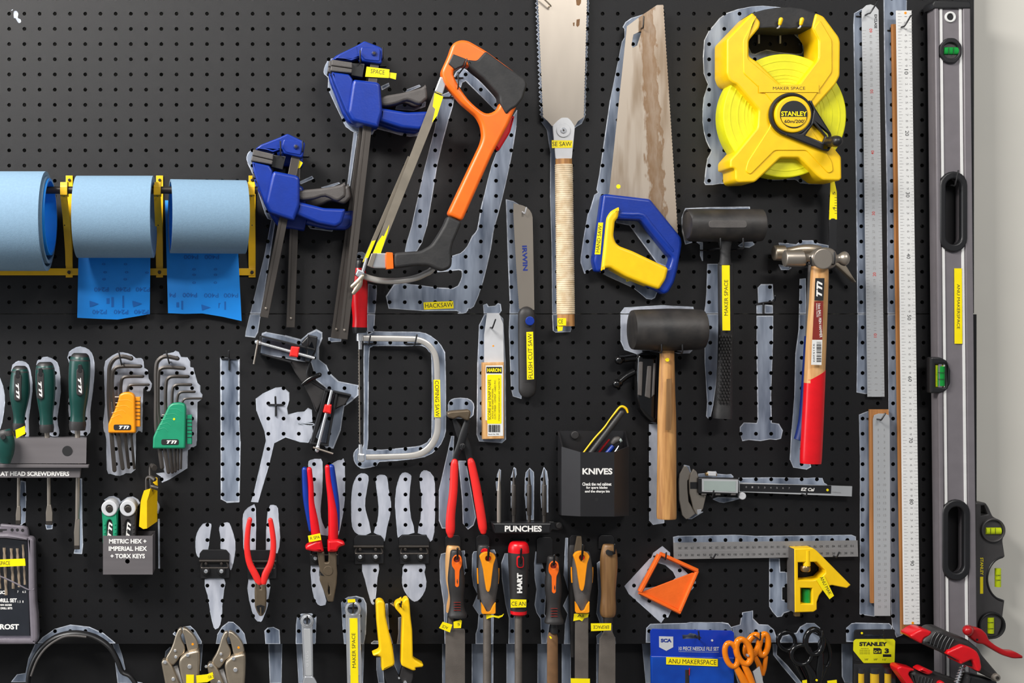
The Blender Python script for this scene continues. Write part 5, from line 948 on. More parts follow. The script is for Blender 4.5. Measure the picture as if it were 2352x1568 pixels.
hexset('hex_orange', 'orange', (1300,600, 1340,577, 1400,570, 1450,588, 1472,625, 1480,1020, 1180,1020, 1180,920, 1210,850, 1250,770, 1290,660), (1470, 625, 1530, 950),
       [(1290,665,10, 1400,660,10, 1440,690,10), (1262,735,10, 1370,720,10, 1410,750,10), (1238,800,10, 1330,770,10, 1370,800,10), (1215,860,10, 1300,820,10, 1330,850,10)], (1335, 955),
       [('outermost', 26, (1250, 1420), [(1430,205), (1340,182), (1255,205), (1200,290), (1192,420), (1190,700)]), ('second largest', 24, (1340, 1400), [(1530,290), (1340,290), (1260,310), (1228,390), (1228,600)]), ('third largest', 20, (1405, 1390), [(1555,400), (1420,400), (1345,415), (1322,480), (1322,620)]), ('smallest bent', 16, (1465, 1400), [(1620,490), (1480,490), (1415,500), (1395,550), (1395,620)])],
       [(1228, 625, 1300), (1210, 690, 1280), (1190, 798, 1240), (1178, 850, 1220)], None)
hexset('green', 'green', (1840,722, 1880,692, 1960,684, 2015,700, 2030,740, 2022,1190, 1665,1190, 1670,1065, 1720,955, 1780,850), (2038, 820, 2095, 1140),
       [(1845,760,10, 1940,760,10, 1975,790,10), (1810,820,10, 1900,810,10, 1940,840,10), (1775,880,10, 1860,860,10, 1900,890,10), (1745,935,10, 1820,910,10, 1860,940,10), (1715,990,10, 1790,965,10, 1830,1000,10)], (1855, 1116),
       [('outermost', 26, (1770, 1390), [(1935,205), (1810,182), (1735,220), (1705,310), (1705,600), (1705,950)]), ('second largest', 24, (1840, 1440), [(2005,312), (1830,300), (1750,320), (1728,400), (1728,800)]), ('third largest', 21, (1882, 1440), [(2050,402), (1900,400), (1838,420), (1812,490), (1810,760)]), ('fourth largest', 18, (1915, 1430), [(2082,490), (1960,490), (1905,505), (1882,560), (1880,740)]),
        ('fifth largest', 16, (1945, 1410), [(2120,568), (2005,568), (1955,585), (1935,640), (1935,730)]), ('smallest bent', 14, (1975, 1400), [(2200,640), (2080,640), (2015,648), (1988,690), (1988,740)])],
       [(1805, 770, 1840), (1768, 822, 1800), (1740, 872, 1770), (1700, 925, 1740)], (1900, 866))
hook(cL.p(1325, 265), cL.p(1296, 125), 40, 'black wire peg hook above the orange hex key set', bar=False); hook(cL.p(1845, 250), cL.p(1815, 125), 40, 'black wire peg hook above the green hex key set', bar=False)
# ---------------------------------------------------------------- screwdrivers in their rack
t = T('screwdriver_rack', 'grey steel rack lettered FLAT HEAD SCREWDRIVERS', 'rack', (90, 1065, 0))
poly3(t, 'top_tray', [(-230, 1006, 52), (199, 1006, 52), (198, 1064, 56), (-230, 1064, 56), (-230, 1002, 2), (199, 1002, 2), (198, 1064, 2), (-230, 1064, 2)], [(0, 1, 2, 3), (4, 5, 1, 0), (1, 5, 6, 2), (3, 2, 6, 7), (4, 7, 6, 5), (0, 3, 7, 4)], 'rack_grey', smooth=0)
plate(t, 'front_lip', cL(-1000,1352, 968,1365, 962,1400, -1000,1396), 52, 62, 'rack_grey', 1.5); s_ = plate(t, 'sign', cL(-1000,1392, 880,1392, 872,1506, -1000,1506), 44, 54, 'rack_grey', 1)
text(t, 'lettering', 'FLAT HEAD SCREWDRIVERS', *cL.p(352, 1462), 170, 10.5, 54.3, 'white_ink', bold=0.035, par=s_); disc(t, 'side_hole', *cL.p(733, 1213), 11.5, 52.5, 55.4, 'ink', 0.1)
def driver(lb, top, neck, prof, shaft, slot, d=34, tagp=None):
    """top, neck in cL; prof (s, half width); shaft in cM: list of x, y, half width"""
    t = T('screwdriver', lb, 'screwdriver', (*cL.p(*neck), d), group='flat head screwdrivers in the rack')
    ax = lambda s: cL.p(top[0] + (neck[0] - top[0]) * s, top[1] + (neck[1] - top[1]) * s)
    h = sweep(t, 'handle', [(*ax(s), d, w / cL.k) for s, w in prof if s <= 0.9], 'green_dark', n=20); sweep(t, 'end_cap', [(*ax(s), d, w / cL.k + 0.3) for s, w in prof if s <= 0.11], 'charcoal', n=20, par=h)
    sweep(t, 'collar', [(*ax(s), d, w / cL.k + 0.4) for s, w in ((0.885, prof[-1][1]), (0.93, prof[-1][1] + 4), (1.0, prof[-1][1] - 4))], 'charcoal', n=20, sub=1)
    x, y = slot; dd = d + prof[3][1] / cL.k * 0.715
    ins = plate(t, 'grip_inset', rounded(cL.r(x - 40, y, x + 40, y + 300), 8), dd - 4, dd + 0.5, 'charcoal', 1.2); text(t, 'logo', 'TTi', *cL.p(x, y + 190), 36, 7, dd + 0.8, 'white_ink', -86, bold=0.05, shear=0.3, par=ins)
    plate(t, 'hanging_slot', rounded(cL.r(x - 22, y - 40, x + 22, y + 50), 4), dd - 2, dd + 1.0, 'black', 0.3, par=ins)
    sh = sweep(t, 'shaft', [(*ax(0.99), d, 6.2)] + [(cM.p(a, b)[0], cM.p(a, b)[1], d, w / cM.k) for a, b, w in shaft[:2]], 'steel', n=14, sub=1)
    q = [cM.p(a - w, b) for a, b, w in shaft[1:]] + [cM.p(a + w, b) for a, b, w in shaft[1:]][::-1]
    plate(t, 'tip', q, d - 3, d + 3, 'steel', 0.8); (a, b, w) = shaft[-1]; plate(t, 'tip_end', [cM.p(a - w, b - 28), cM.p(a + w, b - 28), cM.p(a + w, b), cM.p(a - w, b)], d - 2, d + 3.2, 'dark_steel', 0.5)
    if tagp: tape(t, cL(*tagp), dd + 2)
    return t
driver('green and black screwdriver with a yellow tag on its collar', (222, 285), (207, 990), [(0, 48), (0.03, 74), (0.1, 94), (0.28, 108), (0.42, 110), (0.58, 92), (0.72, 70), (0.82, 61), (0.9, 64)], [(129, 145, 11), (128, 340, 11), (126, 400, 17), (125, 465, 16)], (192, 370), tagp=(168,985, 270,940, 276,1025, 176,1078))
driver('medium green and black screwdriver between the other two', (490, 243), (512, 1010), [(0, 60), (0.03, 84), (0.1, 102), (0.25, 108), (0.42, 104), (0.58, 92), (0.72, 76), (0.82, 72), (0.9, 74)], [(339, 145, 13), (340, 330, 13), (341, 385, 23), (341, 470, 22)], (440, 350))
driver('largest green and black screwdriver beside the hex keys', (875, 146), (845, 985), [(0, 66), (0.03, 92), (0.1, 112), (0.25, 118), (0.42, 114), (0.58, 104), (0.72, 88), (0.82, 82), (0.9, 88)], [(540, 145, 15), (538, 430, 15), (533, 520, 19), (534, 640, 18)], (872, 310))
t = T('screwdriver', 'stubby black screwdriver standing in front of the rack', 'screwdriver', (10, 1065, 64))
sweep(t, 'handle', cL.w(74, 40,985,66, 45,1010,90, 52,1080,104, 58,1160,106, 60,1240,92, 56,1300,72, 52,1345,62), 'green_dark', n=20, flat=0.7); sweep(t, 'end_cap', cL.w(74, 40,983,66, 45,1010,92, 50,1050,102), 'charcoal', n=20, flat=0.7); disc(t, 'hanging_hole', *cL.p(33, 1062), 6, 86, 90, 'ink', 0.4, n=16)
# ---------------------------------------------------------------- hex key box
t = T('hex_key_box', 'grey steel box lettered METRIC HEX, IMPERIAL HEX, TORX KEYS', 'box', (294, 1318, 0))
V = []
for yy in (1230.5, 1319):
    V += [(236.5, yy, 50), (350.5, yy, 50), (350.5, yy, 1), (236.5, yy, 1)]
def straight(v, ref=50): x, y, d = v; f = kk(ref) / kk(d); return (PX + (x - PX) * f, PY + (y - PY) * f, d)
V = [straight(v) for v in V]; V2 = [straight(v) for v in [(239, 1230.5, 47.5), (348, 1230.5, 47.5), (348, 1230.5, 3), (239, 1230.5, 3), (239, 1316, 47.5), (348, 1316, 47.5), (348, 1316, 3), (239, 1316, 3)]]
Fc = [(0, 1, 5, 4), (1, 2, 6, 5), (2, 3, 7, 6), (3, 0, 4, 7), (4, 5, 6, 7)]; Fc += [tuple(8 + i for i in f) for f in Fc] + [(0, 1, 9, 8), (1, 2, 10, 9), (2, 3, 11, 10), (3, 0, 8, 11)]
poly3(t, 'body', V + V2, Fc, 'rack_grey', smooth=0)
for s_, x_, y_, w_ in (('METRIC HEX +', 888, 583, 86), ('IMPERIAL HEX', 889, 634, 88), ('+ TORX KEYS', 888, 686, 79)): text(t, 'lettering', s_, *cM.p(x_, y_), w_, 10.5, 50.3, 'white_ink', bold=0.035); disc(t, 'front_hole', *cM.p(886, 722), 5.2, 49.5, 50.2, 'ink', 0.05, n=16)
for lb, x, m_ in (('folding hex key set with green arms in the hex key box', 262, 'green'), ('folding hex key set with black arms in the hex key box', 612, 'charcoal')):
    t = T('folding_hex_keys', lb, 'hex key set', (*c4.p(x, 1400), 22)); c = Crop(220 + (x - 262) / 8.25, 1060, 8.25)
    disc(t, 'end_disc', *c.p(255, 885), 18.5, 40, 46, 'off_white', 1.5, hole=8, n=36); disc(t, 'barrel', *c.p(258, 882), 18, 4, 40, 'off_white', 2, n=36); disc(t, 'screw', *c.p(258, 902), 8.3, 40, 47, 'dark_steel', 1.5, n=20)
    plate(t, 'arm', c(112,945, 160,950, 195,1005, 255,1030, 330,1000, 365,945, 415,935, 410,1200, 400,1560, 320,1560, 322,1200, 300,1120, 262,1095, 225,1120, 205,1180, 210,1560, 130,1560, 125,1150), 8, 44, m_, 2, rnd=2)
    i_ = plate(t, 'inlay', c.r(200, 1100, 330, 1560), 10, 41, 'ink', 0.5); text(t, 'logo', 'TTi', *c.p(268, 1290), 36, 9, 41.4, 'white_ink', 84, bold=0.05, shear=0.3, par=i_)
    for y_ in (1190, 1270, 1350):
        for x_ in (168, 365): disc(t, 'stud', *c.p(x_, y_), 2, 43.6, 45, m_, 0.4, n=10)
t = T('folding_hex_keys', 'grey-ended folding hex key set hidden behind the yellow hex key holder', 'hex key set', (355, 1180, 6), solo=True); disc(t, 'folding_hex_keys', *c4.p(1090, 860), 14, 4, 12, 'off_white', 1.5, n=30)
t = T('hex_key_holder', 'yellow plastic hex key holder standing in the hex key box', 'tool holder', (340, 1215, 30))
V = [(*c4.p(*p), d) for p, d in (((915, 545), 48), ((1040, 505), 48), ((1000, 650), 48), ((970, 745), 48), ((970, 1265), 48), ((900, 1275), 48), ((820, 1225), 48), ((850, 760), 48), ((880, 650), 48))]
poly3(t, 'front', [(x, y, 48) for x, y, d in V] + [(x, y, 40) for x, y, d in V], [tuple(range(9)), tuple(range(17, 8, -1))] + [(i, (i + 1) % 9, 9 + (i + 1) % 9, 9 + i) for i in range(9)], 'yellow', smooth=0)
sd = [((1042, 505), 48), ((1168, 545), 20), ((1165, 1130), 20), ((972, 1265), 48), ((970, 745), 48)]
poly3(t, 'side', [(*c4.p(*p), d) for p, d in sd] + [(*c4.p(p[0], p[1]), d - 12) for p, d in sd], [(0, 1, 2, 3, 4), (9, 8, 7, 6, 5)] + [(i, (i + 1) % 5, 5 + (i + 1) % 5, 5 + i) for i in range(5)], 'yellow', smooth=0)
plate(t, 'hook_end', c4(1080,400, 1110,370, 1130,300, 1165,320, 1172,460, 1120,440), 14, 24, 'yellow', 1.5)
for nm, a in (('tallest', (1060,560,38,30, 1035,300,36,28, 1030,130,34,28, 1060,70,36,44, 1115,120,50,58)), ('middle', (960,600,44,22, 955,420,44,22, 965,310,44,26, 1040,290,46,32, 1125,345,52,40)), ('lowest', (1040,460,44,22, 1100,480,44,34, 1180,500,44,28))):
    k = T('hex_key', '%s black hex key standing up in the yellow holder' % nm, 'hex key', (*c4.p(a[0], a[1]), 30), group='hex keys in the yellow holder', solo=True); sweep(k, 'hex_key', [(*c4.p(a[i], a[i + 1]), a[i + 2], a[i + 3] / 8.25) for i in range(0, len(a), 4)], 'bar_steel', n=6, sub=3)
# ---------------------------------------------------------------- drill case
t = T('drill_case', 'clear grey plastic drill bit case lettered DRILL SET and FROST with a yellow label', 'case', (20, 1480, 0))
out = [(-230, 1213)] + c2(0,60, 0,20, 290,45, 335,65, 350,100, 355,165, 395,185, 420,220, 425,480, 430,800, 438,1000, 458,1160, 470,1440, 455,1490, 420,1510) + [(-230, 1482)]
plate(t, 'back_shell', out, 1, 12, 'case_grey', 2, rnd=2)
plate(t, 'inner_tray', [(-225, 1238)] + c2(60,190, 330,225, 345,420, 345,820, 360,1180, 370,1400, 340,1440) + [(-225, 1470)], 11, 15, 'case_inner', 0.5)
plate(t, 'rim', c2(340,180, 395,190, 420,225, 425,480, 432,800, 440,1000, 460,1160, 470,1440, 450,1495, 380,1500, 365,1180, 350,820, 345,420), 11, 34, 'case_grey', 4, rnd=3, res=2)
plate(t, 'rim', [(-230, 1229)] + c2(100,140, 345,190, 335,225, 70,195) + [(-230, 1240)], 11, 34, 'case_grey', 3, rnd=2); plate(t, 'rim', [(-230, 1466)] + c2(380,1440, 450,1495, 410,1510) + [(-230, 1480)], 11, 34, 'case_grey', 3, rnd=2)
sweep(t, 'cover_edge', c2.w(33, -300,560,8, 0,665,10, 180,745,10, 350,830,9, 425,825,9), 'case_grey', n=8)
plate(t, 'clear_cover', [(-228, 1240)] + c2(60,200, 335,230, 350,820, 365,1180, 370,1430) + [(-228, 1468)], 31, 32, 'clear_plastic', 0.1)
for x, y in ((150, 90), (215, 90), (280, 95)): disc(t, 'hanger_slot', *c2.p(x, y), 3.6, 11.5, 12.3, 'ink', 0.05, n=12)
quads(t, 'hanger_opening', [c2(-200,75, 85,80, 85,95, 30,100, 30,135, -200,135)], 12.3, 'ink')
texts(t, 'lettering', [('METRIC', *c2.p(-40, 865), 38, 8, 0), ('19PC DRILL SET', *c2.p(25, 965), 68, 9.5, 0), ('FROST', *c2.p(95, 1292), 52, 12.5, 0), ('19 MM SIZES', *c2.p(50, 1022), 36, 4.4, 0), ('HSS DRILL BITS', *c2.p(50, 1062), 38, 5, 0)], 32.4, 'white_ink', bold=0.04)
texts(t, 'size_print', [('7', *c2.p(222, 858), 3, 5, 0), ('6.5', *c2.p(300, 858), 8, 5, 0), ('1.5', *c2.p(238, 980), 7, 5, 0), ('1', *c2.p(285, 980), 2, 5, 0)], 32.4, 'white_ink')
tape(t, c2(-320,470, 310,445, 318,535, -320,562), 33.2, 'MAKER SPACE', *c2.p(-25, 505), 55, 9, 2)
for i, (x, y0, y1, w) in enumerate(((-28, 300, 820, 22), (52, 310, 900, 21), (140, 318, 820, 20), (215, 318, 800, 19), (285, 270, 770, 16))):
    b = T('drill_bit', ['widest spiral drill bit at the cut edge of the drill case', 'second bronze drill bit in the drill case', 'middle bronze drill bit in the drill case', 'fourth bronze drill bit in the drill case', 'thinnest bronze drill bit by the rim of the drill case'][i], 'drill bit', (*c2.p(x, y1), 20), group='drill bits in the case', solo=True)
    V, Fc = [], []; n, L = 10, 60
    for j in range(L + 1):
        s = j / L; yy = y0 + (y1 - y0) * s; ph = s * 13
        for k in range(n):
            a = 2 * math.pi * k / n; r = w * (0.72 + 0.28 * abs(math.cos(a + ph))); V.append(W(*c2.p(x + 25 * s + r * math.cos(a), yy), 20 + r * math.sin(a) / 5.408 * 0.715))
    for j in range(L): Fc += [(j * n + k, j * n + (k + 1) % n, (j + 1) * n + (k + 1) % n, (j + 1) * n + k) for k in range(n)]
    b.mesh('drill_bit', V, Fc + [tuple(range(n)), tuple(L * n + k for k in range(n))], 'gold', smooth=50)
# ---------------------------------------------------------------- ear muffs headband
t = T('ear_muffs', 'black curved ear muff headband under its painted arch', 'ear muffs', (165, 1620, 4))
sweep(t, 'headband', cM.w(18, 195,1600,16, 200,1520,17, 235,1410,18, 300,1315,19, 390,1250,20, 500,1222,20, 610,1232,20, 700,1270,20, 770,1330,19, 820,1420,18, 850,1490,17, 905,1520,16, 960,1600,16), 'black', n=14, flat=1.6)
sweep(t, 'inner_band', cM.w(30, 215,1520,7, 260,1405,8, 330,1315,8, 430,1252,8, 510,1240,8, 600,1248,8), 'grey_plastic', n=8)
for x in (45, 335): sweep(t, 'ear_cup', [(x - 12, 1625, 20, 20), (x - 6, 1625, 20, 42), (x + 6, 1625, 20, 42), (x + 12, 1625, 20, 20)], 'black', n=24, flat=0.45, sub=1)
# ---------------------------------------------------------------- locking pliers
def locking(dx, dy, lb, second):
    c = Crop(340 + dx / 5.88, 1360 + dy / 5.88, 5.88)
    t = T('locking_pliers', lb, 'pliers', (*c.p(450, 1100), 6))
    plate(t, 'lower_jaw', c(455,478, 410,495, 370,580, 340,690, 300,790, 225,905, 330,1005, 400,925, 430,870, 500,822, 500,740, 455,660, 440,590, 462,560), 8, 20, 'nickel', 2.5, rnd=8, res=2)
    plate(t, 'upper_jaw', c(468,478, 520,490, 600,560, 655,640, 690,770, 600,790, 540,815, 522,740, 500,640, 480,570, 462,556), 8, 22, 'nickel', 2.5, rnd=6, res=2)
    b = plate(t, 'body', c(692,775, 700,900, 692,1100, 672,1420, 520,1420, 440,1130, 412,960, 432,890, 520,815), 6, 30, 'nickel', 4, rnd=8, res=2)
    l = plate(t, 'release_handle', c(176,950, 200,915, 250,910, 290,950, 335,1020, 430,1250, 480,1420, 260,1420, 230,1240, 190,1030), 8, 26, 'nickel', 3, rnd=6, res=2)
    plate(t, 'link', c(335,1010, 400,985, 440,1130, 500,1330, 470,1340, 400,1180), 6, 12, 'off_white', 1)
    for x, y, r, dd in ((560, 1005, 30, 30), (535, 850, 26, 30), (230, 945, 26, 26), (340, 1175, 26, 26), (365, 790, 20, 20), (375, 875, 22, 20)) + (((165, 960, 22, 22),) if second else ()): disc(t, 'rivet', *c.p(x, y), r / 5.88, dd - 0.5, dd + 2.5, 'chrome', 1.2, n=18)
    disc(t, 'yellow_sticker', *c.p(603, 700), 2.8, 21.8, 22.3, 'hex_orange', 0.05, n=12)
    return t, c
t, c = locking(0, 0, 'nickel locking pliers beside the hanging ear muffs', False); tape(t, cS(515,1110, 620,1112, 618,1300, 515,1300), 31)
t, c = locking(620, 45, 'nickel locking pliers with a yellow tape flag on its release handle', True); tape(t, cS(650,1122, 800,1105, 872,1076, 892,1160, 800,1212, 655,1222), 34, 'GB 2', *cS.p(848, 1138), 13, 6, 12)
# ---------------------------------------------------------------- spanners
def spanner(c, lb, cx, cy, ro, ri, w0, w1, dx, lab):
    t = T('spanner', lb, 'spanner', (*c.p(cx, 1490), 6)); X, Y = c.p(cx, cy); k = c.k
    plate(t, 'ring_end', circ(X, Y, ro / k, 36), 8, 18, 'chrome', 2, [circ(X, Y, ri / k, 12)]); disc(t, 'ring_lip', X, Y, (ri + 22) / k, 17.5, 19.5, 'chrome', 0.8, hole=(ri + 2) / k, n=32)
    sh = plate(t, 'shank', c(cx - w0, cy + ro * 0.55, cx + w0, cy + ro * 0.55, cx + w1 + dx, 1490, cx + w1 + dx, 1640, cx - w1 + dx, 1640, cx - w1 + dx, 1490), 9, 16, 'chrome', 1.5, rnd=2)
    plate(t, 'shank_panel', c(cx - w0 * 0.6, cy + ro * 1.1, cx + w0 * 0.6, cy + ro * 1.1, cx + w1 * 0.65 + dx, 1380, cx - w1 * 0.65 + dx, 1380), 15.6, 16.4, 'alu', 0.3, par=sh, rnd=3)
    if not lab:
        plate(t, 'open_end', c(cx - w1 + dx, 1390, cx + w1 + dx, 1390, cx + 130 + dx, 1490, cx + 150 + dx, 1640, cx - 100 + dx, 1640, cx - 95 + dx, 1490), 8, 17, 'chrome', 2, rnd=6); text(t, 'stamped_mark', '8105', *c.p(cx + 5, 1130), 36, 6, 16.6, 'off_white', 90, par=sh)
    return t
spanner(cT, 'short chrome ring spanner with an open end', 165, 565, 102, 52, 84, 70, 25, False)
t = spanner(cT, 'chrome ring spanner with a long yellow MAKER SPACE label', 855, 385, 122, 76, 112, 112, 25, True)
tape(t, cT(805,520, 922,518, 936,1560, 820,1560), 17.4, 'MAKER SPACE', *cT.p(866, 1000), 80, 8, 91); tape(t, cT(772,236, 886,230, 892,278, 776,284), 20)
hook(cT.p(165, 590), cT.p(170, 490), 30, 'black wire peg hook through the ring of the short spanner'); hook(cT.p(852, 430), cT.p(860, 290), 32, 'black wire peg hook through the ring of the labelled spanner')
# ---------------------------------------------------------------- tin snips
t = T('tin_snips', 'tin snips with yellow handles and black jaws hung handles up', 'snips', (915, 1480, 8))
plate(t, 'handle', cT(1205,290, 1230,255, 1290,250, 1335,290, 1345,500, 1400,740, 1450,950, 1482,1190, 1470,1232, 1290,1322, 1280,1100, 1160,1088, 1150,1060, 1258,1012, 1240,830, 1215,560), 10, 34, 'yellow', 3.2, rnd=5, res=3)
plate(t, 'handle', cT(1590,290, 1640,225, 1690,222, 1706,300, 1720,500, 1746,700, 1756,1112, 1790,1150, 1918,1220, 1902,1256, 1790,1266, 1802,1300, 1760,1312, 1576,1232, 1590,800, 1600,500, 1480,362, 1500,290, 1565,258), 10, 34, 'yellow', 2.6, [cT(1548,305, 1580,285, 1588,370, 1562,352)], rnd=6, res=3)
plate(t, 'jaw', cT(1320,1280, 1470,1225, 1560,1420, 1620,1640, 1420,1640, 1330,1420), 14, 28, 'black', 2, rnd=4); plate(t, 'jaw', cT(1590,1240, 1760,1300, 1760,1420, 1680,1640, 1500,1640, 1540,1440), 12, 24, 'charcoal', 2, rnd=4)
disc(t, 'latch_pin', *cT.p(1547, 1420), 2.4, 27, 31, 'chrome', 0.6, n=14); disc(t, 'pivot_nut', *cT.p(1640, 1490), 4.5, 24, 30, 'chrome', 0.8, n=6)
hook(cT.p(1570, 340), cT.p(1582, 270), 40, 'black wire peg hook through the tin snips loop', bar=False); hook(cT.p(1470, 335), cT.p(1425, 300), 26, 'short steel wire peg hook between the tin snips handles', m='nickel', bar=False)
# ---------------------------------------------------------------- files and rasps
def tab(x0, y0, x1, y1, lb, l, tip, dep=46):
    t = T('hook_plate', lb, 'hook', (*cV.p((x0 + x1) / 2, y1), 0), group='black hook plates behind the files')
    plate(t, 'plate', cV(x0,y0 + 25, x0 + 25,y0, x1 - 25,y0, x1,y0 + 25, x1,y1, x0,y1), 0.6, 4, 'black', 0.6)
    b = back(*cV.p(*l), dep, 2)
    sweep(t, 'prong', [(*b, 2, 2.6), (*back(*cV.p(*l), dep, dep * 0.7), dep * 0.7, 2.6), (*cV.p(*l), dep, 2.6), (*cV.p(*tip), dep + 2, 2.6)], 'black_gloss', n=8, sub=3, cap='round')
for a, lb, l, tip in (((105,40, 262,190), 'black hook plate behind the orange-tongued file with two handles', (228,285), (230,178)), ((425,40, 560,190), 'black hook plate behind the file with the curling yellow tape', (545,290), (552,160)), ((790,90, 960,300), 'black hook plate behind the red-capped tool', (882,330), (888,185)), ((1050,60, 1215,330), 'black hook plate above the orange-tongued rasp', (1225,345), (1232,245)), ((1390,40, 1520,200), 'black hook plate behind the flat yellow and grey file', (1515,290), (1528,140)), ((1690,40, 1850,180), 'black hook plate above the plain wooden file handle', (1855,225), (1857,135))): tab(*a, lb, l, tip)
def ergo(c, lb, shaft):
    t = T('file', lb, 'file', (*c.p(225, 900), 14))
    h = sweep(t, 'handle', c.w(24, 212,192,40, 212,205,56, 214,260,64, 214,340,72, 216,480,88, 220,580,84, 222,680,72, 222,760,74, 224,820,86, 226,860,100, 226,885,98), 'charcoal', n=22, flat=0.8)
    tg = plate(t, 'orange_tongue', c(172,330, 180,280, 205,248, 240,240, 268,260, 277,300, 275,350, 252,402, 246,500, 246,565, 228,582, 205,568, 203,402, 176,365), 30, 35, 'orange', 0.6, [circ(*c.p(224, 290), 7.4, 20)], rnd=3); disc(t, 'hanging_hole', *c.p(224, 292), 8, 28, 32.5, 'brown_red', 0.3, par=tg)
    for y in (735, 762, 790, 817): plate(t, 'grip_rib', c.r(190, y - 3, 262, y + 3), 34, 35.6, 'brown_red', 0.3)
    return t
f1 = ergo(cV, 'wide flat file with orange-tongued black handle and torn yellow flags', None)
sweep(f1, 'tang', cV.w(20, 160,885,28, 160,1010,30), 'file_steel', n=10, sub=1, flat=0.3); plate(f1, 'blade', cV(135,1010, 300,1010, 308,1030, 308,1640, 105,1640, 108,1040), 17, 22, 'file_steel', 0.8)
tape(f1, cV(38,1000, 76,935, 176,965, 150,1046), 30, 'ACE', *cV.p(100, 990), 14, 6.5, 160); tape(f1, cV(188,936, 262,914, 274,925, 265,1000, 190,1002), 31, 'E', *cV.p(238, 962), 5, 6, 200)
t = T('file', 'orange-brown wooden file handle hidden behind the orange-tongued file', 'file', (1045, 1330, 4), solo=True); sweep(t, 'file', cV.w(8, 185,150,60, 185,175,72, 190,300,88, 190,500,82, 200,650,66, 190,780,76, 175,850,66), 'wood_pale', n=18, flat=0.7)
cf = Crop(1000 + 1003 / 4.507, 1220 + 64 / 4.507, 4.507)
f4 = ergo(cf, 'half-round rasp with orange-tongued black handle and brown blade', None)
sweep(f4, 'ferrule', cV.w(22, 1228,950,44, 1228,1050,42), 'black', n=16, sub=1); sweep(f4, 'blade', cV.w(22, 1215,1048,40, 1212,1100,56, 1212,1640,58), 'rust_film', n=14, sub=1, flat=0.45); disc(f4, 'yellow_sticker', *cV.p(1198, 1103), 2, 32, 40, 'label', 0.1, n=10)
def tongue(c, lb):
    t = T('file', lb, 'file', (*c.p(545, 860), 16))
    sweep(t, 'handle', c.w(26, 545,222,70, 545,250,84, 545,330,98, 548,450,108, 548,560,100, 548,660,84, 550,760,72, 550,845,72), 'grey_plastic', n=22, flat=0.75)
    tg = plate(t, 'yellow_tongue', c(458,262, 480,232, 515,216, 560,214, 605,232, 628,270, 602,345, 590,440, 576,560, 562,618, 545,632, 530,612, 512,500, 498,400, 478,320), 36, 43.5, 'hex_orange', 1.0, [circ(*c.p(548, 282), 6.6, 20)], rnd=3); disc(t, 'hanging_hole', *c.p(548, 284), 7, 36, 41, 'red_dark', 0.3, par=tg)
    plate(t, 'yellow_base', c(476,735, 500,770, 530,830, 550,838, 572,828, 600,770, 626,735, 624,848, 605,856, 490,856, 480,846), 34, 39.5, 'hex_orange', 0.6, rnd=2)
    for x in (436, 655): sweep(t, 'side_stripe', c.w(27, x,380,8, x + (2 if x < 500 else -2),460,9, x + (6 if x < 500 else -6),540,7), 'hex_orange', n=8, flat=1.4)
    return t
f2 = tongue(cV, 'round file with yellow-tongued grey handle and a curling strip of yellow tape'); sweep(f2, 'blade', cV.w(24, 535,856,40, 535,1640,42), 'file_steel', n=18, sub=1)
sheet(f2, 'label_tape', [(*cV.p(x, y), d) for x, y, d in ((525,862,34), (560,858,36), (600,868,38), (650,876,36), (690,865,34), (708,850,34))], [(*cV.p(x, y), d) for x, y, d in ((530,908,34), (560,895,36), (600,885,38), (655,898,36), (695,880,34), (708,855,34))], 'label', rows=2)
t = T('file', 'dark file handle with red slot behind the round yellow-tongued file', 'file', (1110, 1260, 4)); sweep(t, 'handle', cV.w(9, 500,140,44, 500,160,62, 500,300,74, 500,700,66), 'charcoal', n=16, flat=0.7); plate(t, 'slot_rim', cV(470,215, 485,185, 515,175, 542,185, 540,225), 16, 20, 'red', 0.8)
f5 = tongue(Crop(1000 + 972 / 4.507, 1220 - 10 / 4.507, 4.507), 'flat file with yellow-tongued grey handle and torn label at its blade top'); plate(f5, 'blade', cV(1450,850, 1585,850, 1585,1640, 1448,1640), 20, 25, 'file_steel', 0.8)
tape(f5, cV(1436,852, 1588,850, 1580,888, 1540,900, 1520,930, 1490,915, 1428,928), 27, 'AI', *cV.p(1500, 872), 14, 6); tape(f5, cV(1400,1520, 1600,1524, 1600,1600, 1405,1590), 26.5)
t = T('chisel', 'brown flat metal blade standing behind the flat yellow-tongued file', 'file', (1330, 1260, 4), solo=True); plate(t, 'chisel', cV(1468,52, 1512,52, 1524,190, 1540,420, 1440,420, 1440,200), 10, 15, 'plier_steel', 0.8)
t = T('file', 'dark round handle peeking out behind the flat yellow-tongued file', 'file', (1320, 1270, 4), solo=True); sweep(t, 'file', cV.w(6, 1420,140,24, 1420,170,44, 1420,400,50, 1425,1300,24), 'charcoal', n=14, flat=0.6, sub=2)
t = T('scraper', 'red-capped black tool handle lettered HART with a steel shaft', 'file', (1190, 1400, 16))
sweep(t, 'cap', cV.w(28, 862,108,70, 862,125,92, 862,165,106, 862,215,109), 'red', n=24, flat=0.9); h = sweep(t, 'handle', cV.w(28, 862,212,108, 862,300,108, 862,450,100, 862,600,92, 860,720,84, 860,820,82), 'charcoal', n=24, flat=0.9)
sl = plate(t, 'slot_rim', rounded(cV.r(844, 256, 918, 380), 7), 40, 46.5, 'red', 1); plate(t, 'slot', rounded(cV.r(854, 268, 908, 368), 5), 44, 47, 'black', 0.2, par=sl)
text(t, 'lettering', 'HART', *cV.p(872, 535), 46, 12, 44.5, 'white_ink', 90, bold=0.06); tape(t, cV(778,702, 942,706, 940,786, 780,790), 43, 'CE AN', *cV.p(860, 748), 32, 9.5); sweep(t, 'base_ring', cV.w(28, 861,818,84, 861,850,85, 861,868,60), 'red', n=24, flat=0.9, sub=1)
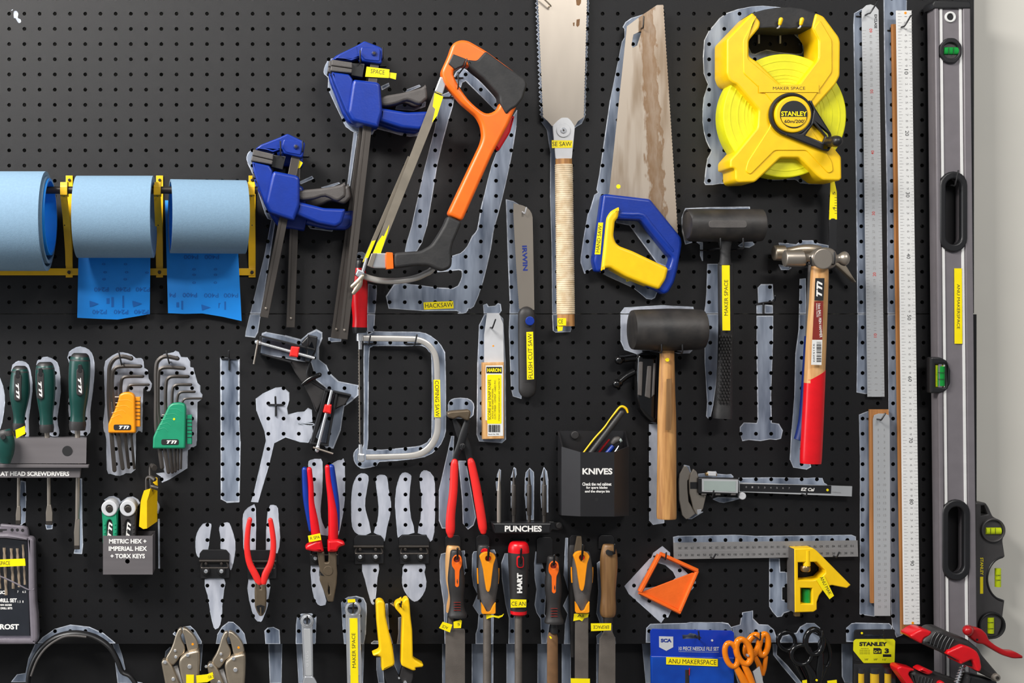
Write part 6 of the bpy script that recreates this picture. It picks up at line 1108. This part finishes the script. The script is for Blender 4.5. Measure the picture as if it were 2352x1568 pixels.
sweep(t, 'shaft', cV.w(26, 859,868,38, 859,1640,38), 'file_steel', n=18, sub=1)
t = T('file', 'flat file with a plain brown wooden handle and yellow tape', 'file', (1398, 1420, 12))
sweep(t, 'handle', cV.w(24, 1795,135,54, 1795,155,66, 1796,250,86, 1794,380,90, 1792,520,80, 1790,660,74, 1788,780,82, 1786,850,80, 1786,880,66), 'wood_brown', n=22, flat=0.8); plate(t, 'hanging_hole', rounded(cV(1768,205, 1790,190, 1850,215, 1845,245, 1790,250, 1770,235), 2), 34, 38, 'ink', 0.3)
sweep(t, 'ferrule', cV.w(24, 1788,878,52, 1788,955,48), 'dark_steel', n=18, sub=1); plate(t, 'blade', cV(1745,950, 1835,950, 1835,1040, 1866,1110, 1866,1640, 1690,1640, 1702,1110, 1745,1045), 18, 23, 'file_steel', 0.8, rnd=2)
tape(t, cV(1610,952, 1822,950, 1818,1024, 1612,1032), 36, 'ERSPACE', *cV.p(1715, 990), 36, 7.5, 180)
# ---------------------------------------------------------------- centre finder, combination square
t = T('centre_finder', 'orange printed centre finder hung at a tilt', 'centre finder', (1540, 1350, 4))
plate(t, 'web', cY(225,605, 695,425, 735,440, 575,775), 6, 9, 'orange_print', 0.6)
for a in ((382,258,22, 200,600,22), (390,250,20, 735,405,20), (735,405,18, 572,780,18), (195,608,18, 575,795,18)): sweep(t, 'bar', cY.w(9, *a), 'orange_print', n=8, sub=1, sq=6, flat=1.3)
hook(cY.p(440, 300), cY.p(448, 240), 26, 'black wire peg hook at the top corner of the orange centre finder')
t = T('combination_square', 'combination square with steel rule and yellow head with green vial', 'square', (1870, 1300, 4))
r_ = plate(t, 'rule', cY(515,146, 2230,125, 2235,275, 520,300), 8, 10.2, 'alu_dark', 0.2)
quads(t, 'rule_line', [cY(516,221, 2232,199, 2232,203, 516,225)], 10.3, 'grey_ink', par=r_)
texts(t, 'numbers', [(str(10 * (i + 1)), *cY.p(575 + i * 57.2, 262 - i * 0.7), 7, 5, 0) for i in range(29)] + [(str(10 * (29 - i)), *cY.p(575 + i * 57.2, 196 - i * 0.7), 7, 5, 180) for i in range(29)], 10.4, 'ink', par=r_)
tk = []
for i in range(118):
    x = 535 + i * 14.3; L = 18 if i % 2 else 28
    tk += [cY(x, 146 - (x - 515) * 0.0122, x + 3, 146 - (x - 515) * 0.0122, x + 3, 146 + L - (x - 515) * 0.0122, x, 146 + L - (x - 515) * 0.0122), cY(x, 298 - L - (x - 515) * 0.0142, x + 3, 298 - L - (x - 515) * 0.0142, x + 3, 298 - (x - 515) * 0.0142, x, 298 - (x - 515) * 0.0142)]
quads(t, 'graduations', tk, 10.35, 'grey_ink', par=r_)
plate(t, 'head', cY(1640,202, 1815,195, 1852,222, 2168,540, 2132,570, 2080,560, 1990,542, 1930,562, 1872,640, 1852,700, 1852,770, 1820,792, 1645,797), 4, 31, 'yellow', 1.6, [cY(1676,330, 1850,325, 1930,402, 1930,432, 1880,482, 1812,496, 1676,496), cY.r(1700, 568, 1810, 716)], rnd=2, res=2)
plate(t, 'machined_face', cY(1632,204, 1642,204, 1646,795, 1636,795), 3, 30, 'grey_plastic', 0.4); plate(t, 'face_groove', cY(1630,230, 1634,230, 1638,780, 1634,780), 15, 17, 'yellow', 0.2)
sweep(t, 'lock_post', cY.w(26, 1755,215,34, 1755,360,34), 'yellow', n=14, sub=1); sweep(t, 'lock_nut', cY.w(24, 1742,360,40, 1742,372,46, 1742,402,46, 1742,412,38), 'brass', n=16, sub=1)
sweep(t, 'vial', cY.w(18, 1752,572,40, 1752,714,40), 'emerald', n=16, sub=1); plate(t, 'vial_backing', cY.r(1700, 568, 1810, 716), 5, 9, 'lime', 0.3); plate(t, 'scriber_knob', cY.r(1652, 796, 1696, 834), 12, 22, 'brass', 1)
tape(t, cY(1845,492, 1918,452, 2010,640, 1968,672, 1900,580), 32.5, 'ANU MAK', *cY.p(1932, 545), 46, 7.5, -62)
hook(cY.p(885, 292), cY.p(905, 252), 22, 'black wire peg hook under the combination square rule near the centre finder', bar=False); hook(cY.p(2035, 282), cY.p(2056, 235), 22, 'black wire peg hook under the combination square rule near the short ruler', bar=False)
# ---------------------------------------------------------------- needle file pouch
t = T('needle_file_pouch', 'blue needle file set pouch with white badge and yellow ANU MAKERSPACE label', 'pouch', (1590, 1560, 4))
plate(t, 'header', cZ(158,325, 180,300, 1040,320, 1064,345, 1066,620, 165,600), 8, 10, 'pouch', 0.4, [cZ(505,365, 560,365, 590,345, 640,355, 700,385, 715,405, 510,410)], rnd=2); plate(t, 'pouch_body', cZ(165,596, 1066,614, 1072,1000, 172,1000), 6, 13, 'pouch_low', 2.5)
sweep(t, 'seal_line', cZ.w(12, 168,600,5, 620,606,5, 1064,618,5), 'pouch', n=6, sub=1); bd = plate(t, 'badge', cZ(253,380, 406,384, 406,498, 331,538, 255,498), 9.8, 10.4, 'off_white', 0.05)
text(t, 'lettering', 'SCA', *cZ.p(330, 426), 25, 8.5, 10.6, 'ink_blue', bold=0.06, par=bd); text(t, 'lettering', '10 PIECE NEEDLE FILE SET', *cZ.p(683, 514), 92, 9, 10.4, 'off_white', -0.5, bold=0.02); quads(t, 'rule_line', [cZ(465,543, 900,551, 900,554, 465,546)], 10.4, 'off_white')
disc(t, 'sticker', *cZ.p(827, 425), 2.6, 10, 10.5, 'off_white', 0.05, n=12); tape(t, cZ(330,604, 888,626, 888,706, 330,684), 14, 'ANU MAKERSPACE', *cZ.p(612, 655), 110, 10.5, -1.8)
for x0, x1 in ((525, 585), (632, 660)): sweep(t, 'needle_file', cZ.w(12, (x0 + x1) / 2,740,(x1 - x0) / 2, (x0 + x1) / 2,1000,(x1 - x0) / 2), 'dark_steel', n=8, sub=1, flat=0.4)
sweep(t, 'red_strip', cZ.w(14, 582,725,5, 580,800,3), 'red', n=6, sub=1); hook(cZ.p(690, 410), cZ.p(678, 325), 24, 'black wire peg hook through the needle file pouch', bar=False)
# ---------------------------------------------------------------- scissors
def loop(t, c, cx, cy, rx, ry, r, d, m, tilt=0, n=26):
    a0 = math.radians(tilt); P = []
    for i in range(n):
        a = 2 * math.pi * i / n; x, y = rx * math.cos(a), ry * math.sin(a); P.append((*c.p(cx + x * math.cos(a0) - y * math.sin(a0), cy + x * math.sin(a0) + y * math.cos(a0)), d, r / c.k))
    return sweep(t, 'finger_loop', P, m, n=10, sub=1, closed=True)
for lb, ls, arms, bl, d in (('orange-handled scissors in front, its left loop over the blue pouch', ((1035,580, 66,130, 30, -14), (1165,545, 74,136, 34, -16)), ((1070,690,30, 1130,790,38, 1190,900,44), (1160,670,30, 1215,780,38, 1262,900,36)), (1270,765, 1340,710, 1385,900, 1305,900), 34), ('orange-handled scissors behind the front pair, loops overlapping', ((1265,480, 62,124, 34, 24), (1380,470, 50,116, 32, 8)), ((1290,600,26, 1340,720,30, 1330,900,30), (1410,590,22, 1390,720,26, 1370,800,22)), (1320,720, 1380,740, 1370,900, 1320,900), 14)):
    t = T('scissors', lb, 'scissors', (*cZ.p(1230, 880), d))
    for l in ls: loop(t, cZ, *l[:5], d, 'amber', l[5])
    for a in arms: sweep(t, 'arm', cZ.w(d, *a), 'amber', n=12, flat=0.7)
    plate(t, 'blade', cZ(*bl), d - 5, d - 1, 'alu', 0.4)
    disc(t, 'pivot', *cZ.p(1215, 590) if d > 20 else cZ.p(1330, 800), 3, d, d + 6, 'chrome', 0.8, n=14)
for lb, ls, arms, d in (('black-handled scissors in front with the round loops', ((1790,580, 108,105, 24, 0), (1930,440, 95,135, 30, 0)), ((1840,680,30, 1900,780,46, 1930,920,50), (2000,560,28, 1990,720,40, 1960,920,44)), 36), ('black-handled scissors behind with one loop showing beside the orange pair', ((1630,430, 92,100, 22, -20), (2040,560, 60,150, 20, -6)), ((1660,540,24, 1740,680,32, 1850,900,36), (2060,690,22, 2010,800,30, 1950,920,34)), 14)):
    t = T('scissors', lb, 'scissors', (*cZ.p(1880, 880), d))
    for l in ls: loop(t, cZ, *l[:5], d, 'black_gloss', l[5])
    for a in arms: sweep(t, 'arm', cZ.w(d, *a), 'black_gloss', n=12, flat=0.7)
    if d > 20: tape(t, cZ(1800,858, 1850,850, 1856,920, 1805,920), d + 9); tape(t, cZ(2070,862, 2172,850, 2178,920, 2080,920), d + 8); disc(t, 'yellow_sticker', *cZ.p(1957, 855), 2.6, d + 7, d + 8, 'label', 0.1, n=12)
    sweep(t, 'blade', cZ.w(d - 4, 1930,880,40, 1940,1010,34), 'black', n=8, flat=0.2, sub=1)
hook(cZ.p(1345, 420), cZ.p(1350, 340), 46, 'black wire peg hook through the orange scissors loops', bar=False); hook(cZ.p(2010, 390), cZ.p(2016, 325), 46, 'black wire peg hook through the black scissors loops', bar=False)
# ---------------------------------------------------------------- tool set on card
t = T('tool_set_card', 'black hanging card of yellow-handled tools with a yellow maker panel and large 3', 'tool set', (2008, 1560, 4))
plate(t, 'card', cAA(328,360, 345,343, 800,338, 812,355, 820,1100, 310,1100, 312,600), 6, 9, 'black', 0.4, [cAA(445,400, 530,398, 560,408, 690,395, 680,435, 640,440, 450,435)], rnd=2)
p_ = plate(t, 'panel', cAA(342,455, 795,453, 813,475, 806,728, 790,740, 435,740, 312,592, 316,478), 8.8, 9.6, 'tape_yellow', 0.1, rnd=2)
text(t, 'lettering', 'STANLEY', *cAA.p(550, 513), 64, 9.5, 9.8, 'ink', bold=0.06, par=p_); text(t, 'lettering', '3', *cAA.p(712, 594), 10, 11.5, 9.8, 'ink', bold=0.06, par=p_)
quads(t, 'print', [cAA(552,560, 630,560, 650,578, 650,630, 552,630), cAA.r(665, 636, 764, 666), cAA.r(335, 697, 390, 716)], 9.8, 'ink', par=p_); text(t, 'lettering', 'Cr-V', *cAA.p(600, 604), 16, 6, 9.95, 'tape_yellow', bold=0.03, par=p_)
texts(t, 'print', [('3/8"', *cAA.p(470, 697), 9, 4, 0), ('3/8"', *cAA.p(578, 697), 9, 4, 0), ('1/2"', *cAA.p(685, 697), 9, 4, 0)] + [('wood chisel set', *cAA.p(448, 566 + i * 20), 24 if i else 18, 2.4, 0) for i in range(4)], 9.8, 'ink', par=p_)
disc(t, 'yellow_sticker', *cAA.p(415, 383), 2.6, 9, 9.4, 'label', 0.05, n=12)
for x0, x1 in ((372, 440), (515, 618), (685, 765)): k = sweep(t, 'tool_handle', cAA.w(16, (x0 + x1) / 2,858,(x1 - x0) / 2, (x0 + x1) / 2,1080,(x1 - x0) / 2), 'yellow', n=14, sub=1, flat=0.8); sweep(t, 'handle_cap', cAA.w(16, (x0 + x1) / 2,800,(x1 - x0) / 2 + 4, (x0 + x1) / 2,860,(x1 - x0) / 2 + 5), 'black', n=14, sub=1, flat=0.8, par=k)
plate(t, 'blister', cAA(318,752, 815,752, 820,1100, 312,1100), 28, 29, 'clear_plastic', 0.3); hook(cAA.p(680, 425), cAA.p(674, 350), 24, 'black wire peg hook through the hanging tool card', bar=False)
# ---------------------------------------------------------------- red and black grip clamps
t = T('spring_clamp', 'red and black grip clamp with a long red lever and steel spring', 'clamp', (2200, 1540, 60))
plate(t, 'nose', cAA(995,412, 1060,362, 1130,332, 1262,366, 1240,420, 1160,450, 1138,518, 1010,442), 70, 104, 'red', 3.5, rnd=5, res=2)
plate(t, 'body', cAA(1140,480, 1165,445, 1262,366, 1310,338, 1385,336, 1560,420, 1700,470, 1830,580, 1860,640, 2065,880, 2072,930, 2040,965, 1900,900, 1760,800, 1640,765, 1420,642, 1150,522), 66, 106, 'charcoal', 7, rnd=5, res=2)
for i in range(6): x = 1290 + i * 42; sweep(t, 'grip_rib', cAA.w(107, x + 10,372 + i * 17,9, x - 30,430 + i * 20,10, x - 60,520 + i * 18,9), 'black', n=8, cap='round')
plate(t, 'red_pad', cAA(1440,622, 1450,600, 1620,524, 1720,556, 1800,608, 1832,680, 1852,800, 1832,848, 1795,842, 1740,700, 1600,762, 1590,720, 1440,642), 72, 114, 'red', 3, rnd=5, res=2)
l = plate(t, 'lever', cAA(1690,360, 1760,315, 1850,335, 1915,398, 1940,470, 2030,540, 2150,600, 2250,604, 2348,660, 2342,690, 2230,692, 2100,652, 1970,575, 1880,520, 1800,512, 1720,440), 84, 100, 'red_dark', 3, rnd=6, res=2)
sweep(t, 'lever_knob', [(*cAA.p(1690, 345), 84, 11.5), (*cAA.p(1688, 350), 96, 12.5), (*cAA.p(1680, 352), 112, 11)], 'red_dark', n=20, cap='round', par=l); disc(t, 'rivet', *cAA.p(1795, 462), 2.4, 99, 101, 'black', 0.3, n=12, par=l)
sp = [(*cAA.p(1620 - 95 * s + 34 * math.cos(s * 50), 780 + 260 * s), 80 + 6 * math.sin(s * 50), 1.6) for s in [i / 96 for i in range(97)]]
sweep(t, 'spring', sp, 'chrome', n=6, sub=1); sweep(t, 'spring_rod', cAA.w(80, 1625,770,10, 1530,1040,10), 'chrome', n=10, sub=1)
disc(t, 'pivot_bolt', *cAA.p(2035, 918), 8.6, 100, 112, 'steel', 2); disc(t, 'bolt_socket', *cAA.p(2037, 920), 4, 111.5, 112.4, 'dark_steel', 0.2)
plate(t, 'lower_arm', cAA(1700,880, 2040,960, 2040,1100, 1650,1100), 66, 96, 'black', 4, rnd=4)
DOFF = -42.0
t = T('spring_clamp', 'red and black grip clamp lying below the one with the long lever', 'clamp', (2130, 1560, 60))
plate(t, 'nose', cAA(840,800, 880,778, 1045,815, 1040,832, 985,850, 978,880, 1055,1000, 1000,1060, 945,980, 850,850), 76, 104, 'red', 2.5, rnd=5, res=2); plate(t, 'body', cAA(985,860, 1060,828, 1120,860, 1300,862, 1570,950, 1700,1100, 1040,1100), 68, 100, 'charcoal', 6, rnd=4, res=2)
plate(t, 'red_pad', cAA(1082,832, 1150,790, 1282,850, 1222,888), 84, 106, 'red', 3, rnd=5, res=2); plate(t, 'red_pad', cAA(1338,975, 1380,955, 1420,985, 1400,1060, 1330,1060), 84, 108, 'red', 3, rnd=4, res=2)
for i in range(5): sweep(t, 'grip_rib', cAA.w(100, 1100 + i * 40,900 + i * 8,8, 1080 + i * 40,990,9), 'black', n=8, cap='round')
DOFF = 0.0
